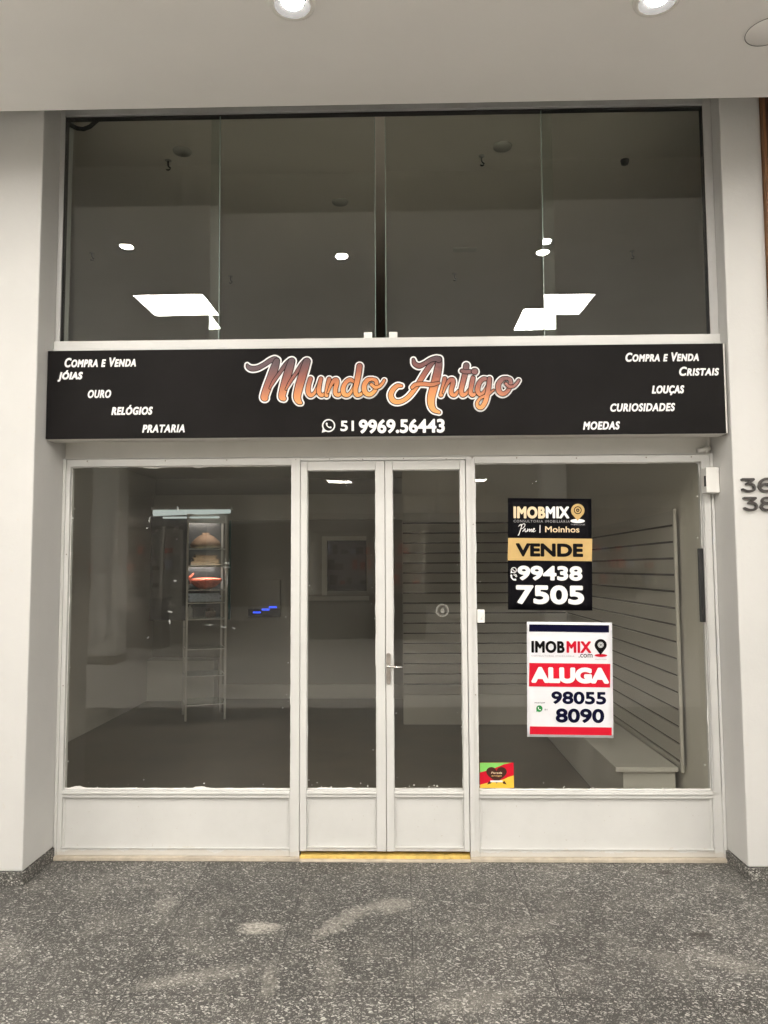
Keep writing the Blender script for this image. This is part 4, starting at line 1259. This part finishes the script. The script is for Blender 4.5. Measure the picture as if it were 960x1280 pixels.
# ================================================================== SHOP FITTINGS
def slat_board(name, label, loc, u0, u1, along, z0, z1, first, pitch, count, depth):
    """grooved display board: planks in front of a dark backing. along = 'X' (board faces the door) or 'Y' (faces sideways)"""
    o = thing(name, label, 'slat board', loc)
    pk, bk = MB(), MB()
    g = 0.014
    zs = [first + pitch * i for i in range(count)]
    cuts = [z0] + zs + [z1]
    for a, c in zip(cuts[:-1], cuts[1:]):
        lo = a + (g / 2 if a != z0 else 0); hi = c - (g / 2 if c != z1 else 0)
        if along == 'X': pk.box(u0, u1, depth, depth + 0.012, lo, hi)
        else: pk.box(depth, depth + 0.012, u0, u1, lo, hi)
    if along == 'X': bk.box(u0, u1, depth + 0.0125, depth + 0.018, z0, z1)
    else: bk.box(depth + 0.0125, depth + 0.018, u0, u1, z0, z1)
    pk.build('planks', 'slat', o); bk.build('backing', 'groove', o)
    return o


slat_board('slat_board', 'grey grooved slat board on the partition wall behind the door', (0.9, 3.46, 0.29), 0.10, 1.695, 'X', 0.29, 2.065, 0.386, 0.0985, 17, 3.472)
sb = slat_board('slat_board', 'grey grooved slat board running along the side wall above the bench', (1.71, 1.9, 0.36), 0.44, 3.471, 'Y', 0.352, 1.85, 0.386, 0.0985, 15, 1.700)
MB().box(1.692, 1.712, 0.420, 0.4385, 0.33, 1.86).build('end_trim', 'slat', sb, bevel=0.003)
bn = thing('bench', 'low pale laminate bench along the side wall under the slat board', 'bench', (1.55, 2.0, 0))
MB().box(1.335, 1.699, 0.49, 3.47, 0.318, 0.345).build('bench_top', 'laminate', bn, bevel=0.002)
MB().box(1.385, 1.690, 0.52, 3.47, 0.0, 0.3175).build('base', 'laminate', bn)
MB().box(0.10, 1.384, 3.465, 3.499, 0.0, 0.285).build('plinth', 'laminate', origin=(0.7, 3.48, 0))
tag(bpy.data.objects['plinth'], 'pale laminate plinth board under the rear slat board', 'plinth')
ct_ = thing('counter', 'low pale counter box against the rear wall in the shop corner', 'counter', (-2.48, 4.85, 0))
MB().box(-2.868, -2.09, 4.80, 4.998, 0.0, 0.462).build('body', 'counterwhite', ct_)
MB().box(-2.868, -2.075, 4.785, 4.998, 0.4625, 0.478).build('top', 'laminate', ct_, bevel=0.002)

# display rack with a lamp tube on top
A1, A4 = Vector((-2.085, 3.62, 0)), Vector((-1.72, 3.75, 0))
ea = (A4 - A1); eb = Vector((-ea.y, ea.x, 0))
A3, A5 = A4 + eb, A1 + eb
rk = thing('display_rack', 'pale metal display rack with glass shelves and a lamp tube on top', 'display rack', tuple((A1 + A3) / 2))
ua, ub = ea.normalized(), eb.normalized()


def obox(mb, c, la, lb, z0, z1):
    V = [c + ua * (sa * la / 2) + ub * (sb_ * lb / 2) + Vector((0, 0, z)) for z in (z0, z1) for sb_ in (-1, 1) for sa in (-1, 1)]
    return mb.add(V, [(0, 2, 3, 1), (4, 5, 7, 6), (0, 1, 5, 4), (2, 6, 7, 3), (0, 4, 6, 2), (1, 3, 7, 5)])


for q in (A1, A4, A3, A5):
    obox(MB(), q, 0.020, 0.020, 0.0, 2.06).build('post', 'rackmetal', rk)
cc = (A1 + A3) / 2
LW = ea.length
SH = [0.165, 0.45, 0.72, 1.02, 1.185, 1.315, 1.555, 1.735]
for z in SH:
    obox(MB(), cc, LW - 0.024, LW - 0.024, z - 0.008, z).build('shelf', 'shelf', rk)
    rb = MB()
    for s in (-1, 1):
        obox(rb, cc + ub * (s * LW / 2), LW - 0.022, 0.012, z - 0.016, z - 0.0085)
        obox(rb, cc + ua * (s * LW / 2), 0.012, LW - 0.022, z - 0.016, z - 0.0085)
    rb.build('shelf_rail', 'rackmetal', rk)
obox(MB(), cc, LW + 0.02, LW + 0.02, 2.061, 2.080).build('top', 'rackmetal', rk)
obox(MB(), cc + ub * (LW / 2 - 0.016), LW - 0.024, 0.006, 1.02, 2.05).build('back_panel', 'cabinetdark', rk)
MB().box(P(189, 640, 3.66)[0], -2.106, 3.66, 3.685, 1.0, 2.06).build('door_panel', 'cabinetdark', rk, bevel=0.003)
MB().box(-1.70, P(289, 640, 3.76)[0], 3.76, 3.785, 1.0, 2.02).build('side_panel', 'teal', rk, bevel=0.003)
lip = MB(); obox(lip, cc - ub * (LW / 2), LW - 0.024, 0.008, 1.990, 2.0605); lip.build('front_lip', 'rackmetal', rk)  # lip added to hide the fill strip behind it
obox(MB(), cc - ub * (LW / 2 - 0.03), 0.30, 0.02, 2.040, 2.050).build('fill_strip', 'strip', rk)  # hidden fill lamp added to brighten the goods on the shelves
q = cc - ub * (LW / 2 - 0.02); obox(MB(), q, 0.29, 0.010, SH[6] - 0.0145, SH[6] - 0.0095).build('fill_strip', 'strip2', rk)  # second hidden fill lamp, added to brighten the red dish
lx0, lx1 = P(188, 640, 3.6)[0], P(288, 640, 3.6)[0]
lz = P(240, 639, 3.6)[1]
MB().box(lx0, lx1, 3.62, 3.70, lz + 0.018, lz + 0.045).build('lamp_housing', 'rackmetal', rk)
MB().tube([(lx0 + 0.02, 3.64, lz - 0.012), (lx0 + 0.3, 3.64, lz - 0.005), (lx1 - 0.01, 3.64, lz)], [0.033, 0.030, 0.022], 12).build('lamp_tube', 'tube', rk)
MB().tube([(lx0 + 0.12, 3.63, lz - 0.062), (lx1 - 0.12, 3.63, lz - 0.062)], 0.010, 10).build('lamp_tube', 'tube', rk)


def on_shelf(k, a, b_):
    q = cc + ua * a + ub * b_
    return Vector((q.x, q.y, SH[k] + 0.0005))


q = on_shelf(7, 0.0, -0.03)
mb = MB().lathe(tuple(q), [(0.0001, 0), (0.15, 0.0), (0.165, 0.03), (0.14, 0.075), (0.08, 0.125), (0.035, 0.145), (0.045, 0.16), (0.0001, 0.155)], 18, sx=1.0, sy=0.6)
tag(mb.build('cloth_bag', 'cloth', origin=tuple(q)), 'brown cloth bag gathered at the neck on the top rack shelf', 'bag')
q = on_shelf(6, 0.0, 0.0)
mb = MB()
for i in range(5): obox(mb, q + ua * random.uniform(-.02, .02), 0.30 - 0.02 * i, 0.24, 0.002 + i * 0.022, 0.020 + i * 0.022)
tag(mb.build('folded_cloths', 'darkgoods', origin=tuple(q)), 'pile of folded dark brown cloths on the rack', 'cloth')
q = on_shelf(5, 0.0, -0.06)
mb = MB().lathe(tuple(q), [(0.0001, 0.0), (0.07, 0.001), (0.12, 0.03), (0.165, 0.075), (0.176, 0.095), (0.160, 0.105), (0.09, 0.115), (0.0001, 0.12)], 26, sx=1.0, sy=0.55)
mb.tube([tuple(q + ua * -0.14 + Vector((0, 0, 0.06))), tuple(q + ua * -0.17 + Vector((0, 0, 0.11))), tuple(q + ua * -0.12 + Vector((0, 0, 0.16)))], [0.03, 0.022, 0.008], 10)
tag(mb.build('red_dish', 'redglass', origin=tuple(q)), 'glossy red ornamental dish on the middle of the rack', 'dish')
q = on_shelf(4, 0.0, 0.0)
mb = MB()
for i in range(4): obox(mb, q + ua * random.uniform(-.02, .02), 0.32, 0.22, 0.001 + i * 0.02, 0.019 + i * 0.02)
tag(mb.build('paper_stack', 'paperblue', origin=tuple(q)), 'stack of pale blue papers on a rack shelf', 'paper')
q = on_shelf(3, -0.14, 0.13)
mb = MB().lathe(tuple(q), [(0.0001, 0), (0.028, 0.0), (0.030, 0.01), (0.030, 0.075), (0.022, 0.095), (0.012, 0.10), (0.012, 0.12), (0.0001, 0.12)], 20)
tag(mb.build('bottle', 'bottlewhite', origin=tuple(q)), 'small white bottle on the lower part of the rack', 'bottle')
q = on_shelf(3, 0.06, 0.0)
mb = MB(); obox(mb, q, 0.10, 0.10, 0.001, 0.06)
mb.lathe((q.x, q.y, q.z + 0.0605), [(0.0001, 0.03), (0.03, 0.028), (0.042, 0.0)], 16)
tag(mb.build('trinket_box', 'darkgoods', origin=tuple(q)), 'small dark domed trinket box on the lower rack shelf', 'box')

# electrical panel with blue indicator lights on the rear wall
ep = P(330, 763, 4.97)
eb_ = thing('alarm_panel', 'small grey wall panel with three blue indicator lights on the rear wall', 'alarm panel', (ep[0], 4.99, ep[1]))
MB().box(ep[0] - 0.19, ep[0] + 0.19, 4.965, 4.9985, ep[1] + 0.02, ep[1] + 0.36).build('case', 'backwall', eb_, bevel=0.004)
for i, (px, py) in enumerate(((321, 765.5), (332, 762), (341, 759))):
    x, z = P(px, py, 4.96)
    MB().box(x - 0.045, x + 0.045, 4.958, 4.9985 if i < 0 else 4.966, z - 0.009, z + 0.009).build('indicator_light', 'blueled', eb_)
MB().box(ep[0] - 0.19, ep[0] + 0.19, 4.9662, 4.9985, ep[1] - 0.08, ep[1] + 0.0195).build('indicator_strip', 'shopdark', eb_)

# ================================================================== ACROSS THE ARCADE (reaches the picture as reflections in the glass)
of = thing('opposite_shopfront', 'dark closed shopfront on the far side of the arcade', 'shopfront', (0, -18.95, 0))
for x in (-8.2, -5.2, -2.2, 0.8, 3.8):
    MB().box(x, x + 2.4, -18.99, -18.95, 0.4, 2.9).build('window', 'shopdark', of)
for x, y, lab in ((-4.75, -8.5, 'white square arcade column mirrored in the window with the rack'), (2.75, -9.4, 'white square arcade column mirrored behind the posters')):
    o = thing('column', lab, 'column', (x, y, 0), 'square columns of the arcade')
    MB().box(x - 0.22, x + 0.22, y - 0.22, y + 0.22, 0.12, ZC - 0.002).build('shaft', 'plaster', o, bevel=0.01)
    MB().box(x - 0.235, x + 0.235, y - 0.235, y + 0.235, 0.0, 0.119).build('base', 'terrazzo_base', o, bevel=0.004)


def kiosk(x0, x1, y, label, seed, body):
    """open-fronted stall: counter, posts, shelves of goods and a fascia"""
    o = thing('kiosk', label, 'kiosk', ((x0 + x1) / 2, y, 0), 'stalls across the arcade')
    MB().box(x0, x1, y - 0.5, y, 0.0, 0.92).box(x0 - 0.03, x1 + 0.03, y - 0.53, y + 0.03, 0.92, 0.96).build('counter', body, o, bevel=0.004)
    b_ = MB()
    for x in (x0, x1 - 0.06): b_.box(x, x + 0.06, y - 0.06, y, 0.961, 2.35)
    b_.box(x0, x1, y - 1.3, y - 1.26, 0.0, 2.35); b_.build('posts', 'laminate', o)
    MB().box(x0 - 0.05, x1 + 0.05, y - 1.3, y + 0.04, 2.351, 2.72).build('fascia', 'darkwall', o, bevel=0.004)
    rr = random.Random(seed)
    for z in (1.15, 1.5, 1.85):
        MB().box(x0 + 0.05, x1 - 0.05, y - 1.255, y - 0.95, z - 0.02, z).build('shelf', 'laminate', o)
        g = MB(); x = x0 + 0.1
        while x < x1 - 0.25:
            w = rr.uniform(0.08, 0.2); h = rr.uniform(0.08, 0.24)
            if rr.random() < 0.75: g.box(x, x + w, y - 1.2, y - 1.0, z + 0.001, z + h, rr.randint(0, 3))
            x += w + rr.uniform(0.01, 0.08)
        g.build('goods', ['cloth', 'paperblue', 'redglass', 'darkgoods'], o)


kiosk(-6.6, -4.5, -10.6, 'stall with stocked shelves across the arcade, mirrored near the broad pilaster', 3, 'darkwall')
kiosk(-1.9, 0.6, -12.6, 'dark stall across the arcade mirrored in the double door', 5, 'shopdark')
kiosk(3.6, 5.8, -11.6, 'stall with stocked shelves across the arcade, mirrored near the narrow pilaster', 9, 'laminate')
